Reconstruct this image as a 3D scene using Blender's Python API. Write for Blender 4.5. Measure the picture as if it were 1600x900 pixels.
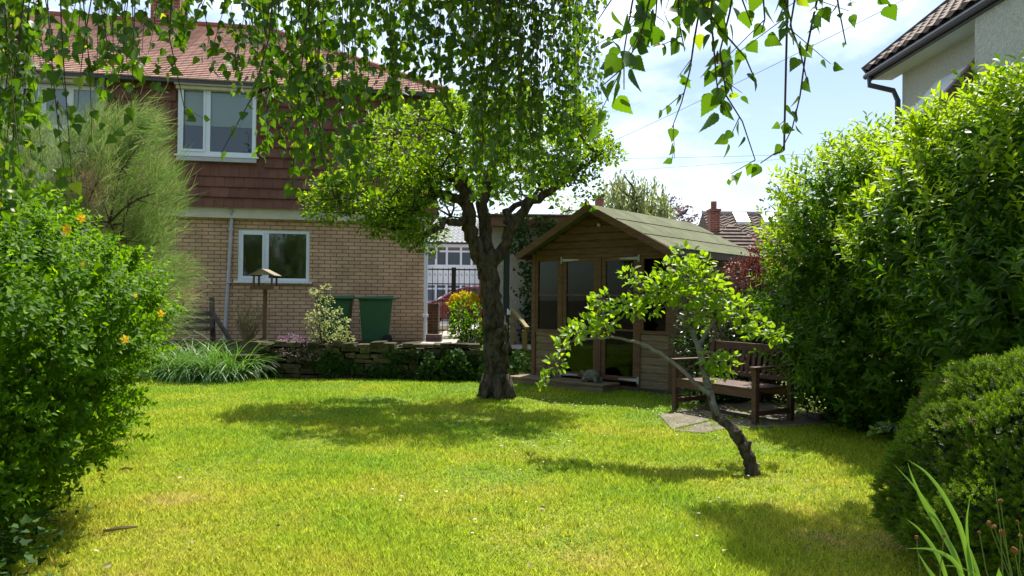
import bpy, math, random
import numpy as np
from mathutils import Vector, Matrix
random.seed(7); rng = np.random.default_rng(7)
S = bpy.context.scene
for o in list(bpy.data.objects): bpy.data.objects.remove(o)
C = S.collection
# ------------------------------------------------------------ camera
F = 1180.; CH = 1.32; PITCH = math.radians(.73); ROLL = math.radians(.6)
cam = bpy.data.cameras.new('camera'); camo = bpy.data.objects.new('camera', cam); C.objects.link(camo)
cam.sensor_width = 36; cam.lens = 36*F/1600; cam.clip_end = 2000; cam.clip_start = .05
camo.matrix_world = Matrix.Translation((0, 0, CH)) @ Matrix.Rotation(math.pi/2+PITCH, 4, 'X') @ Matrix.Rotation(ROLL, 4, 'Z')
S.camera = camo
# ------------------------------------------------------------ sky and sun
SUN_EL, SUN_AZ = math.radians(60), math.radians(21)
W = bpy.data.worlds.new('World'); S.world = W; W.use_nodes = True
nt = W.node_tree; nt.nodes.clear()
N = lambda t, **k: (lambda n: ([setattr(n, a, b) for a, b in k.items()], n)[1])(nt.nodes.new(t))
out = N('ShaderNodeOutputWorld'); bg = N('ShaderNodeBackground'); bg.inputs[1].default_value = .09
sky = N('ShaderNodeTexSky', sky_type='NISHITA', sun_disc=False, sun_elevation=SUN_EL, sun_rotation=SUN_AZ, air_density=1.0, dust_density=1.0, ozone_density=1.3)
tc = N('ShaderNodeTexCoord'); mp = N('ShaderNodeMapping'); mp.inputs['Scale'].default_value = (1, 1, 2.6); mp.inputs['Location'].default_value = (.35, .1, .2)
no = N('ShaderNodeTexNoise'); no.inputs['Scale'].default_value = 1.7; no.inputs['Detail'].default_value = 9; no.inputs['Roughness'].default_value = .58; no.inputs['Distortion'].default_value = .4
rp = N('ShaderNodeValToRGB'); rp.color_ramp.elements[0].position = .40; rp.color_ramp.elements[1].position = .66
mx = N('ShaderNodeMix', data_type='RGBA'); mx.inputs[7].default_value = (10.5, 11.2, 12.2, 1)
L = nt.links.new
gd = N('ShaderNodeVectorMath', operation='DOT_PRODUCT'); gd.inputs[1].default_value = (math.sin(SUN_AZ)*math.cos(SUN_EL), math.cos(SUN_AZ)*math.cos(SUN_EL), math.sin(SUN_EL))
gm = N('ShaderNodeMapRange'); gm.inputs[1].default_value = .1; gm.inputs[2].default_value = .95; gm.inputs[3].default_value = 4.5; gm.inputs[4].default_value = 17.   # clouds are brighter towards the sun
gc = N('ShaderNodeMix', data_type='RGBA', blend_type='MULTIPLY'); gc.inputs[0].default_value = 1; gc.inputs[6].default_value = (.86, .95, 1.08, 1); L(tc.outputs['Generated'], gd.inputs[0]); L(gd.outputs['Value'], gm.inputs[0]); L(gm.outputs[0], gc.inputs[7]); L(gc.outputs[2], mx.inputs[7])
L(tc.outputs['Generated'], mp.inputs[0]); L(mp.outputs[0], no.inputs[0]); L(no.outputs[0], rp.inputs[0])
L(rp.outputs[0], mx.inputs[0]); L(sky.outputs[0], mx.inputs[6]); L(mx.outputs[2], bg.inputs[0]); L(bg.outputs[0], out.inputs[0])
sl = bpy.data.lights.new('sun', 'SUN'); sl.energy = 5.0; sl.angle = math.radians(.53); sl.color = (1, .95, .86)
so = bpy.data.objects.new('sun', sl); C.objects.link(so)
sv = Vector((math.sin(SUN_AZ)*math.cos(SUN_EL), math.cos(SUN_AZ)*math.cos(SUN_EL), math.sin(SUN_EL)))
so.rotation_euler = sv.to_track_quat('Z', 'Y').to_euler(); so.location = (5, 15, 30)
S.view_settings.view_transform = 'Standard'; S.view_settings.look = 'None'; S.view_settings.gamma = 1
S.view_settings.exposure = .93
S.render.engine = 'CYCLES'; S.cycles.max_bounces = 8; S.cycles.transparent_max_bounces = 8; S.cycles.sample_clamp_indirect = 6
S.cycles.transmission_bounces = 6; S.cycles.diffuse_bounces = 4

# ------------------------------------------------------------ measuring: a view ray of the survey photo
_cr, _sr, _cp, _sp = math.cos(ROLL), math.sin(ROLL), math.cos(PITCH), math.sin(PITCH)
def ray(px, py):
    x = (px-800)/F; y = -(py-450)/F
    x, y = x*_cr-y*_sr, x*_sr+y*_cr
    return np.array([x, _cp-y*_sp, _sp+y*_cp])
EYE = np.array([0, 0, CH])
def at(px, py, Y):
    r = ray(px, py); return EYE+r*(Y/r[1])
def onground(px, py, z=0.):
    r = ray(px, py); return EYE+r*((z-CH)/r[2])
def onplane(px, py, o, n):
    r = ray(px, py); return EYE+r*(np.dot(o-EYE, n)/np.dot(r, n))

# ------------------------------------------------------------ materials
MATS = {}
def principled(name, col, rough=.7, spec=.4, col2=None, scale=8., bump=0., bscale=40., metal=0., coat=0., island=0., stretch=None, detail=5):
    m = bpy.data.materials.new(name); m.use_nodes = True; n = m.node_tree.nodes; l = m.node_tree.links.new
    p = n['Principled BSDF']; p.inputs['Roughness'].default_value = rough; p.inputs['Specular IOR Level'].default_value = spec
    p.inputs['Metallic'].default_value = metal; p.inputs['Coat Weight'].default_value = coat
    p.inputs['Base Color'].default_value = (*col, 1)
    tc = n.new('ShaderNodeTexCoord'); src = tc.outputs['Object']
    if stretch:
        mp = n.new('ShaderNodeMapping'); mp.inputs['Scale'].default_value = stretch; l(src, mp.inputs[0]); src = mp.outputs[0]
    cur = None
    if col2:
        t = n.new('ShaderNodeTexNoise'); t.inputs['Scale'].default_value = scale; t.inputs['Detail'].default_value = detail; t.inputs['Roughness'].default_value = .65
        l(src, t.inputs[0]); r = n.new('ShaderNodeValToRGB'); r.color_ramp.elements[0].position = .35; r.color_ramp.elements[1].position = .65
        r.color_ramp.elements[0].color = (*col, 1); r.color_ramp.elements[1].color = (*col2, 1); l(t.outputs[0], r.inputs[0]); cur = r.outputs[0]
        l(cur, p.inputs['Base Color'])
    if island:
        g = n.new('ShaderNodeNewGeometry'); mr = n.new('ShaderNodeMapRange'); mr.inputs[3].default_value = 1-island; mr.inputs[4].default_value = 1+island
        l(g.outputs['Random Per Island'], mr.inputs[0]); h = n.new('ShaderNodeHueSaturation'); h.inputs['Color'].default_value = (*col, 1)
        if cur: l(cur, h.inputs['Color'])
        l(mr.outputs[0], h.inputs['Value']); l(h.outputs[0], p.inputs['Base Color'])
    if bump:
        t = n.new('ShaderNodeTexNoise'); t.inputs['Scale'].default_value = bscale; t.inputs['Detail'].default_value = 6; l(src, t.inputs[0])
        b = n.new('ShaderNodeBump'); b.inputs['Strength'].default_value = bump; b.inputs['Distance'].default_value = .02
        l(t.outputs[0], b.inputs['Height']); l(b.outputs[0], p.inputs['Normal'])
    return m
def leafmat(name, c1, c2, t1=None, trans=.45, rough=.45, spec=.35, c3=None, nscale=0):
    m = bpy.data.materials.new(name); m.use_nodes = True; n = m.node_tree.nodes; l = m.node_tree.links.new
    p = n['Principled BSDF']; p.inputs['Roughness'].default_value = rough; p.inputs['Specular IOR Level'].default_value = spec
    g = n.new('ShaderNodeNewGeometry'); r = n.new('ShaderNodeValToRGB')
    r.color_ramp.elements[0].color = (*c1, 1); r.color_ramp.elements[1].color = (*c2, 1)
    if c3: e = r.color_ramp.elements.new(.93); e.color = (*c2, 1); r.color_ramp.elements[2].color = (*c3, 1)
    l(g.outputs['Random Per Island'], r.inputs[0]); l(r.outputs[0], p.inputs['Base Color'])
    tr = n.new('ShaderNodeBsdfTranslucent'); mixc = n.new('ShaderNodeMix'); mixc.data_type = 'RGBA'; mixc.blend_type = 'MULTIPLY'; mixc.inputs[0].default_value = 1
    l(r.outputs[0], mixc.inputs[6]); t1 = t1 or (2.4, 2.1, 1.0); mixc.inputs[7].default_value = (*t1, 1); l(mixc.outputs[2], tr.inputs[0])
    ms = n.new('ShaderNodeMixShader'); ms.inputs[0].default_value = trans; l(p.outputs[0], ms.inputs[1]); l(tr.outputs[0], ms.inputs[2])
    l(ms.outputs[0], n['Material Output'].inputs[0])
    return m
def brickmat(name, a, b, mortar, bw, bh, ms=.01, axes='xz', rough=.85, offset=.5, bump=.5):
    m = bpy.data.materials.new(name); m.use_nodes = True; n = m.node_tree.nodes; l = m.node_tree.links.new
    p = n['Principled BSDF']; p.inputs['Roughness'].default_value = rough; p.inputs['Specular IOR Level'].default_value = .25
    tc = n.new('ShaderNodeTexCoord'); sx = n.new('ShaderNodeSeparateXYZ'); cx = n.new('ShaderNodeCombineXYZ'); l(tc.outputs['Object'], sx.inputs[0])
    ad = n.new('ShaderNodeMath'); ad.operation = 'ADD'
    if axes == 'xz': l(sx.outputs[0], ad.inputs[0]); l(sx.outputs[1], ad.inputs[1]); l(ad.outputs[0], cx.inputs[0]); l(sx.outputs[2], cx.inputs[1])
    else: l(sx.outputs[0], cx.inputs[0]); l(sx.outputs[1], cx.inputs[1])
    t = n.new('ShaderNodeTexBrick'); t.offset = offset; t.inputs['Scale'].default_value = 1; t.inputs['Brick Width'].default_value = bw; t.inputs['Row Height'].default_value = bh
    t.inputs['Mortar Size'].default_value = ms; t.inputs['Mortar Smooth'].default_value = .1; t.inputs['Bias'].default_value = 0
    t.inputs[1].default_value = (*a, 1); t.inputs[2].default_value = (*b, 1); t.inputs[3].default_value = (*mortar, 1); l(cx.outputs[0], t.inputs[0])
    nz = n.new('ShaderNodeTexNoise'); nz.inputs['Scale'].default_value = 2.2; nz.inputs['Detail'].default_value = 8; l(tc.outputs['Object'], nz.inputs[0])
    mr = n.new('ShaderNodeMapRange'); mr.inputs[1].default_value = .3; mr.inputs[2].default_value = .7; mr.inputs[3].default_value = .8; mr.inputs[4].default_value = 1.15; l(nz.outputs[0], mr.inputs[0])
    h = n.new('ShaderNodeHueSaturation'); l(t.outputs[0], h.inputs['Color']); l(mr.outputs[0], h.inputs['Value']); l(h.outputs[0], p.inputs['Base Color'])
    n2 = n.new('ShaderNodeTexNoise'); n2.inputs['Scale'].default_value = 90; l(tc.outputs['Object'], n2.inputs[0])
    m2 = n.new('ShaderNodeMath'); m2.operation = 'MULTIPLY_ADD'; m2.inputs[1].default_value = -1; l(t.outputs['Fac'], m2.inputs[0]); 
    m3 = n.new('ShaderNodeMath'); m3.operation = 'MULTIPLY'; m3.inputs[1].default_value = .4; l(n2.outputs[0], m3.inputs[0]); l(m3.outputs[0], m2.inputs[2])
    bp = n.new('ShaderNodeBump'); bp.inputs['Strength'].default_value = bump; bp.inputs['Distance'].default_value = .012; l(m2.outputs[0], bp.inputs['Height']); l(bp.outputs[0], p.inputs['Normal'])
    return m
def glassmat(name, tint=(.75, .85, .85), gloss=.12):
    m = bpy.data.materials.new(name); m.use_nodes = True; n = m.node_tree.nodes; l = m.node_tree.links.new
    n.remove(n['Principled BSDF']); t = n.new('ShaderNodeBsdfTransparent'); t.inputs[0].default_value = (*tint, 1)
    g = n.new('ShaderNodeBsdfGlossy'); g.inputs['Roughness'].default_value = .02; g.inputs[0].default_value = (.9, .95, 1, 1)
    fr = n.new('ShaderNodeFresnel'); fr.inputs[0].default_value = 1.5; a = n.new('ShaderNodeMath'); a.operation = 'ADD'; a.inputs[1].default_value = gloss; l(fr.outputs[0], a.inputs[0])
    s = n.new('ShaderNodeMixShader'); l(a.outputs[0], s.inputs[0]); l(t.outputs[0], s.inputs[1]); l(g.outputs[0], s.inputs[2]); l(s.outputs[0], n['Material Output'].inputs[0])
    return m
M = dict(
 brick=brickmat('buff_brick', (.60, .41, .25), (.50, .33, .20), (.19, .13, .08), .236, .0755, .0085),
 redbrick=brickmat('red_brick', (.28, .08, .05), (.2, .055, .035), (.3, .25, .2), .225, .075, .01),
 darkbrick=brickmat('dark_brick', (.1, .06, .045), (.07, .04, .03), (.12, .1, .08), .225, .075, .01),
 claytile=principled('clay_wall_tile', (.13, .06, .043), .8, .2, (.175, .085, .06), 3, .3, 60, island=.16),
 rooftile=brickmat('roof_tile', (.6, .38, .31), (.48, .29, .23), (.22, .11, .09), .17, 50, .006, 'xy', .8, 0, .3),
 greytile=principled('brown_roof_tile', (.1, .07, .055), .85, .3, (.2, .15, .12), 6, .6, 18),
 upvc=principled('white_upvc', (.72, .8, .86), .35, .5, (.66, .75, .82), 3),
 cream=principled('cream_paint', (.55, .54, .42), .5, .4, (.46, .45, .34), 3, .1, 30),
 pipe=principled('grey_pipe', (.46, .48, .5), .45, .4, (.38, .4, .42), 5),
 darkplastic=principled('dark_gutter', (.05, .055, .065), .4, .5),
 glass=glassmat('window_glass', (.8, .85, .84), .02), shedglass=glassmat('shed_glass', (.5, .56, .5), -.028),
 dark=principled('dark_backing', (.02, .022, .02), .9, .1), netting=principled('room_curtain', (.045, .06, .08), .9, .1, (.08, .1, .13), 60, stretch=(8, 1, .6)),
 blind=principled('roller_blind', (.8, .82, .78), .9, .1, (.72, .74, .7), 90),
 shedwood=principled('stained_timber', (.115, .06, .034), .75, .25, (.18, .105, .062), 5, .5, 25, island=.14, stretch=(1, 1, 6)),
 shedgrey=principled('weathered_timber', (.16, .115, .075), .85, .2, (.26, .2, .14), 5, .6, 25, island=.15, stretch=(1, 1, 7)),
 felt=principled('green_roof_felt', (.10, .112, .062), .95, .08, (.165, .17, .105), 3.2, .35, 120),
 benchwood=principled('dark_stained_bench', (.07, .034, .024), .6, .4, (.115, .058, .04), 8, .3, 60, stretch=(1, 1, 4)),
 bark=principled('apple_bark', (.028, .022, .016), .95, .1, (.12, .10, .078), 16, 1.6, 26, stretch=(1, 1, .35)),
 greybark=principled('smooth_grey_bark', (.09, .08, .06), .8, .2, (.22, .21, .17), 14, .6, 40, stretch=(1, 1, .5)),
 birchbark=principled('birch_bark', (.5, .48, .44), .7, .3, (.08, .07, .06), 6, .4, 30, stretch=(1, 1, 3)),
 twig=principled('brown_twig', (.06, .035, .025), .7, .3), twiggreen=principled('green_stem', (.12, .17, .04), .6, .3),
 drytwig=principled('dry_twig', (.2, .16, .08), .9, .2), 
 stone=principled('mossy_wall_stone', (.03, .035, .014), .95, .1, (.10, .085, .055), 7, 1., 25, island=.4),
 paving=principled('paving_stone', (.12, .10, .075), .9, .2, (.22, .19, .145), 5, .4, 40, island=.12),  # slab colour darkened in place of the shade around the bench
 statue=principled('grey_stone_ornament', (.1, .11, .085), .95, .15, (.22, .23, .19), 22, .7, 60),
 statue2=principled('brown_stone_ornament', (.14, .105, .06), .95, .15, (.22, .17, .1), 20, .7, 60),
 bin=principled('green_plastic', (.018, .085, .035), .45, .4, (.022, .1, .042), 4, .08, 60),
 rubber=principled('black_rubber', (.015, .015, .015), .7, .3),
 iron=principled('black_iron', (.02, .02, .02), .5, .4),
 red=principled('red_car_paint', (.2, .01, .018), .25, .6, coat=.8), carglass=principled('car_glass', (.03, .045, .045), .05, .8),
 chrome=principled('wheel_alloy', (.5, .5, .5), .3, .5, metal=.8),
 whitewall=principled('white_painted_wall', (.75, .78, .82), .7, .3, (.68, .71, .75), 1),
 pebble=principled('pebbledash_render', (.26, .24, .19), .95, .15, (.46, .43, .36), 55, 1., 60),
 pebblewhite=principled('white_pebbledash', (.42, .44, .38), .95, .15, (.6, .62, .55), 30, 1., 45),
 paleboard=principled('pale_boards', (.6, .64, .62), .7, .3, (.53, .57, .55), 4),
 soil=principled('bed_soil', (.05, .037, .024), .95, .1, (.1, .08, .05), 6, .8, 30),
 asphalt=principled('asphalt', (.06, .06, .06), .9, .2, (.08, .08, .08), 20, .2, 90), concrete=principled('concrete', (.3, .28, .25), .9, .2, (.4, .37, .33), 5, .3, 60),
 orangewood=principled('orange_fence_timber', (.34, .13, .04), .8, .2, (.26, .1, .03), 6),
 greenwood=principled('mossy_rail_timber', (.2, .17, .07), .85, .2, (.28, .22, .1), 8, .4, 30),
 oldwood=principled('grey_garden_timber', (.07, .065, .055), .9, .2, (.12, .11, .09), 8, .4, 30),
 tabletop=principled('bird_table_timber', (.1, .06, .035), .8, .2, (.15, .09, .055), 8, .3, 40),
 wire=principled('overhead_wire', (.4, .42, .45), .6, .2),
 purple=leafmat('purple_petal', (.42, .18, .42), (.6, .32, .6), (1.1, 1.1, 1.1), .3), yellow=leafmat('yellow_petal', (.8, .52, .015), (.85, .6, .03), (1.1, 1., 1.), .3),
 white=leafmat('white_petal', (.75, .75, .7), (.8, .8, .8), (1, 1, 1), .2), brownhead=principled('brown_seed_head', (.16, .08, .03), .9, .1),
 birch=leafmat('birch_leaf', (.027, .07, .010), (.058, .12, .012), (3.1, 3.0, .5), .44, .42, .35, (.2, .26, .02)),
 apple=leafmat('apple_leaf', (.05, .11, .01), (.12, .21, .015), (2.7, 2.4, .4), .48, .5, .25, (.24, .34, .03)),
 pear=leafmat('sapling_leaf', (.11, .21, .014), (.2, .32, .025), (2.2, 2., .4), .48, .45, .3),
 hedge=leafmat('hedge_leaf', (.026, .07, .005), (.07, .15, .01), (2.9, 2.8, .3), .42, .45, .2, (.22, .34, .02)),
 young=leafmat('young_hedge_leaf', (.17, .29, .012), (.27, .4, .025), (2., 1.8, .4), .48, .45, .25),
 hyper=leafmat('hypericum_leaf', (.045, .12, .004), (.10, .215, .009), (2.5, 2.2, .3), .43, .55, .15, (.2, .34, .02)),
 ivy=leafmat('ivy_leaf', (.015, .042, .008), (.035, .085, .014), (1.6, 1.6, .5), .2, .6, .12, (.08, .15, .03)),
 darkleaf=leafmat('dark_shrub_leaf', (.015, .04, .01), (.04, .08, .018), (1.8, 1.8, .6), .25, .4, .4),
 yew=leafmat('yew_needle', (.06, .135, .006), (.13, .225, .012), (2.3, 2., .4), .34, .5, .25),
 broom=leafmat('feathery_stem', (.09, .18, .03), (.26, .36, .11), (1.3, 1.3, 1.), .3, .7, .15, (.4, .36, .22)),
 broomdry=leafmat('dry_feathery_stem', (.3, .2, .13), (.45, .35, .25), (1.2, 1.1, 1.), .25, .8, .1),
 lily=leafmat('strap_leaf', (.06, .15, .03), (.14, .27, .06), (1.9, 1.9, .7), .35, .4, .4),
 iris=leafmat('iris_leaf', (.1, .2, .03), (.17, .3, .06), (1.7, 1.7, .7), .35, .45, .35),
 pale=leafmat('pale_variegated_leaf', (.22, .28, .09), (.45, .48, .24), (1.4, 1.4, .9), .35, .5, .3),
 gold=leafmat('golden_leaf', (.5, .4, .02), (.65, .55, .03), (1.2, 1.2, .8), .35, .5, .3),
 berberis=leafmat('dark_red_leaf', (.07, .018, .018), (.13, .04, .03), (2., 1.3, 1.), .35, .5, .3),
 willow=leafmat('willow_leaf', (.16, .2, .08), (.27, .31, .14), (1.5, 1.5, .9), .4, .6, .2),
 copper=leafmat('copper_leaf', (.1, .06, .07), (.18, .13, .13), (1.4, 1.2, 1.2), .3, .6, .2),
 fartree=leafmat('distant_leaf', (.05, .08, .05), (.09, .13, .08), (1.5, 1.5, 1), .3, .6, .2),
 catkin=principled('brown_catkin', (.09, .06, .02), .9, .1),
)
def lawnmat(name, blades):
    m = bpy.data.materials.new(name); m.use_nodes = True; n = m.node_tree.nodes; l = m.node_tree.links.new
    p = n['Principled BSDF']; p.inputs['Roughness'].default_value = .6; p.inputs['Specular IOR Level'].default_value = .2
    tc = n.new('ShaderNodeTexCoord')
    a = n.new('ShaderNodeTexNoise'); a.inputs['Scale'].default_value = .75; a.inputs['Detail'].default_value = 8; a.inputs['Roughness'].default_value = .62; l(tc.outputs['Object'], a.inputs[0])
    r = n.new('ShaderNodeValToRGB'); e = r.color_ramp.elements
    k = 1.65 if blades else .55  # turf darkened to paint shade into the gaps between blades
    e[0].position = .36; e[0].color = (.19*k, .29*k, .02*k, 1); e[1].position = .70; e[1].color = (.40*k, .345*k, .10*k, 1)
    x = e.new(.5); x.color = (.275*k, .335*k, .024*k, 1); x = e.new(.62); x.color = (.34*k, .345*k, .04*k, 1)
    sx = n.new('ShaderNodeSeparateXYZ'); l(tc.outputs['Object'], sx.inputs[0])
    mr = n.new('ShaderNodeMapRange'); mr.inputs[1].default_value = 4; mr.inputs[2].default_value = 10; mr.inputs[3].default_value = .04; mr.inputs[4].default_value = -.09; l(sx.outputs[1], mr.inputs[0])
    ad = n.new('ShaderNodeMath'); ad.operation = 'ADD'; l(a.outputs[0], ad.inputs[0]); l(mr.outputs[0], ad.inputs[1]); l(ad.outputs[0], r.inputs[0])
    h = n.new('ShaderNodeHueSaturation'); l(r.outputs[0], h.inputs['Color'])
    if blades:
        g = n.new('ShaderNodeNewGeometry'); m2 = n.new('ShaderNodeMapRange'); m2.inputs[3].default_value = .45; m2.inputs[4].default_value = 1.4
        l(g.outputs['Random Per Island'], m2.inputs[0]); l(m2.outputs[0], h.inputs['Value'])
        tr = n.new('ShaderNodeBsdfTranslucent'); l(h.outputs[0], tr.inputs[0]); ms = n.new('ShaderNodeMixShader'); ms.inputs[0].default_value = .45
        l(p.outputs[0], ms.inputs[1]); l(tr.outputs[0], ms.inputs[2]); l(ms.outputs[0], n['Material Output'].inputs[0])
    l(h.outputs[0], p.inputs['Base Color'])
    return m
M['lawn'] = lawnmat('lawn_turf', False); M['blades'] = lawnmat('grass_blade', True)

# ------------------------------------------------------------ mesh helpers
def link(o, parent=None):
    C.objects.link(o)
    if parent is not None: o.parent = parent
    return o
def tag(o, label=None, cat=None, group=None, kind=None):
    if label: o['label'] = label
    if cat: o['category'] = cat
    if group: o['group'] = group
    if kind: o['kind'] = kind
    return o
def thing(name, label, cat, loc=(0, 0, 0), rz=0, group=None):
    o = bpy.data.objects.new(name, None); o.empty_display_size = .2; o.location = [float(v) for v in loc]; o.rotation_euler = (0, 0, rz)
    return tag(link(o), label, cat, group)
class MB:
    def __init__(s): s.v = []; s.f = []
    def add(s, vs, fs):
        b = len(s.v); s.v += [tuple(float(c) for c in v) for v in vs]; s.f += [tuple(b+i for i in f) for f in fs]; return s
    def box(s, x0, x1, y0, y1, z0, z1):
        return s.add([(x0, y0, z0), (x1, y0, z0), (x1, y1, z0), (x0, y1, z0), (x0, y0, z1), (x1, y0, z1), (x1, y1, z1), (x0, y1, z1)],
                     [(0, 3, 2, 1), (4, 5, 6, 7), (0, 1, 5, 4), (1, 2, 6, 5), (2, 3, 7, 6), (3, 0, 4, 7)])
    def beam(s, p, q, w, h, up=(0, 0, 1)):
        p = Vector(p); q = Vector(q); d = (q-p).normalized(); up = Vector(up)
        if abs(d.dot(up)) > .98: up = Vector((0, 1, 0))
        x = d.cross(up).normalized(); u = x.cross(d)
        vs = []
        for c in (p, q):
            for a, b in ((-1, -1), (1, -1), (1, 1), (-1, 1)): vs.append(c+x*(a*w/2)+u*(b*h/2))
        return s.add(vs, [(0, 3, 2, 1), (4, 5, 6, 7), (0, 1, 5, 4), (1, 2, 6, 5), (2, 3, 7, 6), (3, 0, 4, 7)])
    def quad(s, *p): return s.add(p, [tuple(range(len(p)))])
    def prism(s, pts, a, b, axis='y'):
        n = len(pts); vs = []
        for t in (a, b):
            for (u, w) in pts: vs.append((u, t, w) if axis == 'y' else (t, u, w) if axis == 'x' else (u, w, t))
        return s.add(vs, [tuple(range(n)), tuple(range(2*n-1, n-1, -1))]+[(i, i+n, (i+1) % n+n, (i+1) % n) for i in range(n)])
    def tube(s, pts, rad, n=6, jit=0., cap=True):
        pts = [Vector([float(c) for c in p]) for p in pts]; k = len(pts)
        if not hasattr(rad, '__len__'): rad = [rad]*k
        b = len(s.v); x = None
        for i, p in enumerate(pts):
            d = (pts[min(i+1, k-1)]-pts[max(i-1, 0)]).normalized()
            if x is None: x = d.orthogonal().normalized()
            else: x = (x-d*x.dot(d)).normalized()
            y = d.cross(x)
            for j in range(n):
                a = 2*math.pi*j/n; r = rad[i]*(1+jit*random.uniform(-1, 1))
                q = p+(x*math.cos(a)+y*math.sin(a))*r; s.v.append((q.x, q.y, q.z))
        for i in range(k-1):
            for j in range(n): s.f.append((b+i*n+j, b+i*n+(j+1) % n, b+(i+1)*n+(j+1) % n, b+(i+1)*n+j))
        if cap: s.f.append(tuple(b+j for j in range(n-1, -1, -1))); s.f.append(tuple(b+(k-1)*n+j for j in range(n)))
        return s
    def ball(s, c, r, n=8, m=6, jit=0.):
        r = r if hasattr(r, '__len__') else (r, r, r); b = len(s.v); vs = [(c[0], c[1], c[2]-r[2])]
        for i in range(1, m):
            t = math.pi*i/m-math.pi/2
            for j in range(n):
                a = 2*math.pi*j/n; g = 1+jit*random.uniform(-1, 1)
                vs.append((c[0]+r[0]*g*math.cos(t)*math.cos(a), c[1]+r[1]*g*math.cos(t)*math.sin(a), c[2]+r[2]*g*math.sin(t)))
        vs.append((c[0], c[1], c[2]+r[2])); fs = [(0, 1+(j+1) % n, 1+j) for j in range(n)]
        for i in range(m-2):
            for j in range(n): fs.append((1+i*n+j, 1+i*n+(j+1) % n, 1+(i+1)*n+(j+1) % n, 1+(i+1)*n+j))
        T = len(vs)-1; fs += [(T, 1+(m-2)*n+j, 1+(m-2)*n+(j+1) % n) for j in range(n)]
        return s.add(vs, fs)
    def courses(s, el, er, rl, rr, n, lift=.025):
        el, er, rl, rr = [Vector(p) for p in (el, er, rl, rr)]; nm = (er-el).cross(((rl+rr)/2-(el+er)/2)).normalized()
        if nm.z < 0: nm = -nm
        for i in range(n):
            t0, t1 = i/n, (i+1)/n; a, b = el.lerp(rl, t0), er.lerp(rr, t0); c, d = er.lerp(rr, t1), el.lerp(rl, t1)
            s.add([a+nm*lift, b+nm*lift, c+nm*.004, d+nm*.004, a, b], [(0, 1, 2, 3), (0, 4, 5, 1)])
        return s
    def build(s, name, mat, parent=None, smooth=False, bevel=0, sub=0):
        me = bpy.data.meshes.new(name); me.from_pydata(s.v, [], s.f); me.materials.append(M[mat] if isinstance(mat, str) else mat); me.update()
        o = link(bpy.data.objects.new(name, me), parent)
        if smooth: me.polygons.foreach_set('use_smooth', [True]*len(me.polygons))
        if bevel: b = o.modifiers.new('b', 'BEVEL'); b.width = bevel; b.segments = 2; b.limit_method = 'ANGLE'
        if sub: b = o.modifiers.new('s', 'SUBSURF'); b.levels = sub; b.render_levels = sub
        return o
def wallgrid(mb, u0, u1, z0, z1, holes, y0, y1):
    us = sorted({u0, u1, *[h[0] for h in holes], *[h[1] for h in holes]}); zs = sorted({z0, z1, *[h[2] for h in holes], *[h[3] for h in holes]})
    for i in range(len(us)-1):
        k = 0
        while k < len(zs)-1:
            def solid(k): 
                cu, cz = (us[i]+us[i+1])/2, (zs[k]+zs[k+1])/2
                return not any(h[0] < cu < h[1] and h[2] < cz < h[3] for h in holes)
            if not solid(k): k += 1; continue
            j = k
            while j+1 < len(zs)-1 and solid(j+1): j += 1
            mb.box(us[i], us[i+1], y0, y1, zs[k], zs[j+1]); k = j+1
def unit(a): return a/np.maximum(np.linalg.norm(a, axis=-1, keepdims=True), 1e-9)
def frames(d, n):
    y = unit(d); x = unit(np.cross(y, n)); z = np.cross(x, y); return np.stack([x, y, z], axis=2)
def scatter(name, tmpl, pos, R, sc, mat, parent=None, smooth=True):
    tv, tf = tmpl; tv = np.array(tv, float); n = len(pos); k = len(tv)
    sc = np.asarray(sc, float); sc = sc[:, None, None] if sc.ndim == 1 else sc[:, None, :]
    V = np.einsum('nij,nkj->nki', R, tv[None]*sc)+pos[:, None, :]
    lens = np.array([len(f) for f in tf]); flat = np.array([i for f in tf for i in f])
    loops = (flat[None]+np.arange(n)[:, None]*k).ravel(); tot = np.tile(lens, n); st = np.concatenate([[0], np.cumsum(tot)[:-1]])
    me = bpy.data.meshes.new(name); me.vertices.add(n*k); me.vertices.foreach_set('co', V.ravel().astype(np.float32))
    me.loops.add(len(loops)); me.loops.foreach_set('vertex_index', loops.astype(np.int32))
    me.polygons.add(len(tot)); me.polygons.foreach_set('loop_start', st.astype(np.int32)); me.polygons.foreach_set('loop_total', tot.astype(np.int32))
    me.update(calc_edges=True)
    if smooth: me.polygons.foreach_set('use_smooth', np.ones(len(tot), bool))
    me.materials.append(M[mat] if isinstance(mat, str) else mat)
    return link(bpy.data.objects.new(name, me), parent)
def randdir(n, up=0.): 
    d = rng.normal(size=(n, 3)); d = unit(d); d[:, 2] += up; return unit(d)
# leaf templates (y = length)
def half_leaf(w, curl=.1, fold=.18, seg=4, k=1.0):
    vs = []; 
    for i in range(seg+1):
        t = i/seg; ww = w*math.sin(math.pi*min(t**k, 1))**.8 if 0 < t < 1 else 0; z = -curl*t*t
        vs.append((0, t, z)); 
        if 0 < i < seg: vs += [(-ww, t, z+fold*ww), (ww, t, z+fold*ww)]
    fs = [(0, 2+1-1+0, 1)] if 0 else []
    # vertex order: 0, then triples (mid,left,right) for i=1..seg-1, then tip
    mid = lambda i: 0 if i == 0 else (1+3*(i-1) if i < seg else 1+3*(seg-1)); lf = lambda i: mid(i)+1; rt = lambda i: mid(i)+2
    for i in range(seg):
        a, b = mid(i), mid(i+1)
        if i == 0: fs += [(a, b, lf(1)), (a, rt(1), b)]
        elif i == seg-1: fs += [(a, b, lf(i)), (a, rt(i), b)]
        else: fs += [(a, b, lf(i+1), lf(i)), (a, rt(i), rt(i+1), b)]
    return vs, fs
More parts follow.
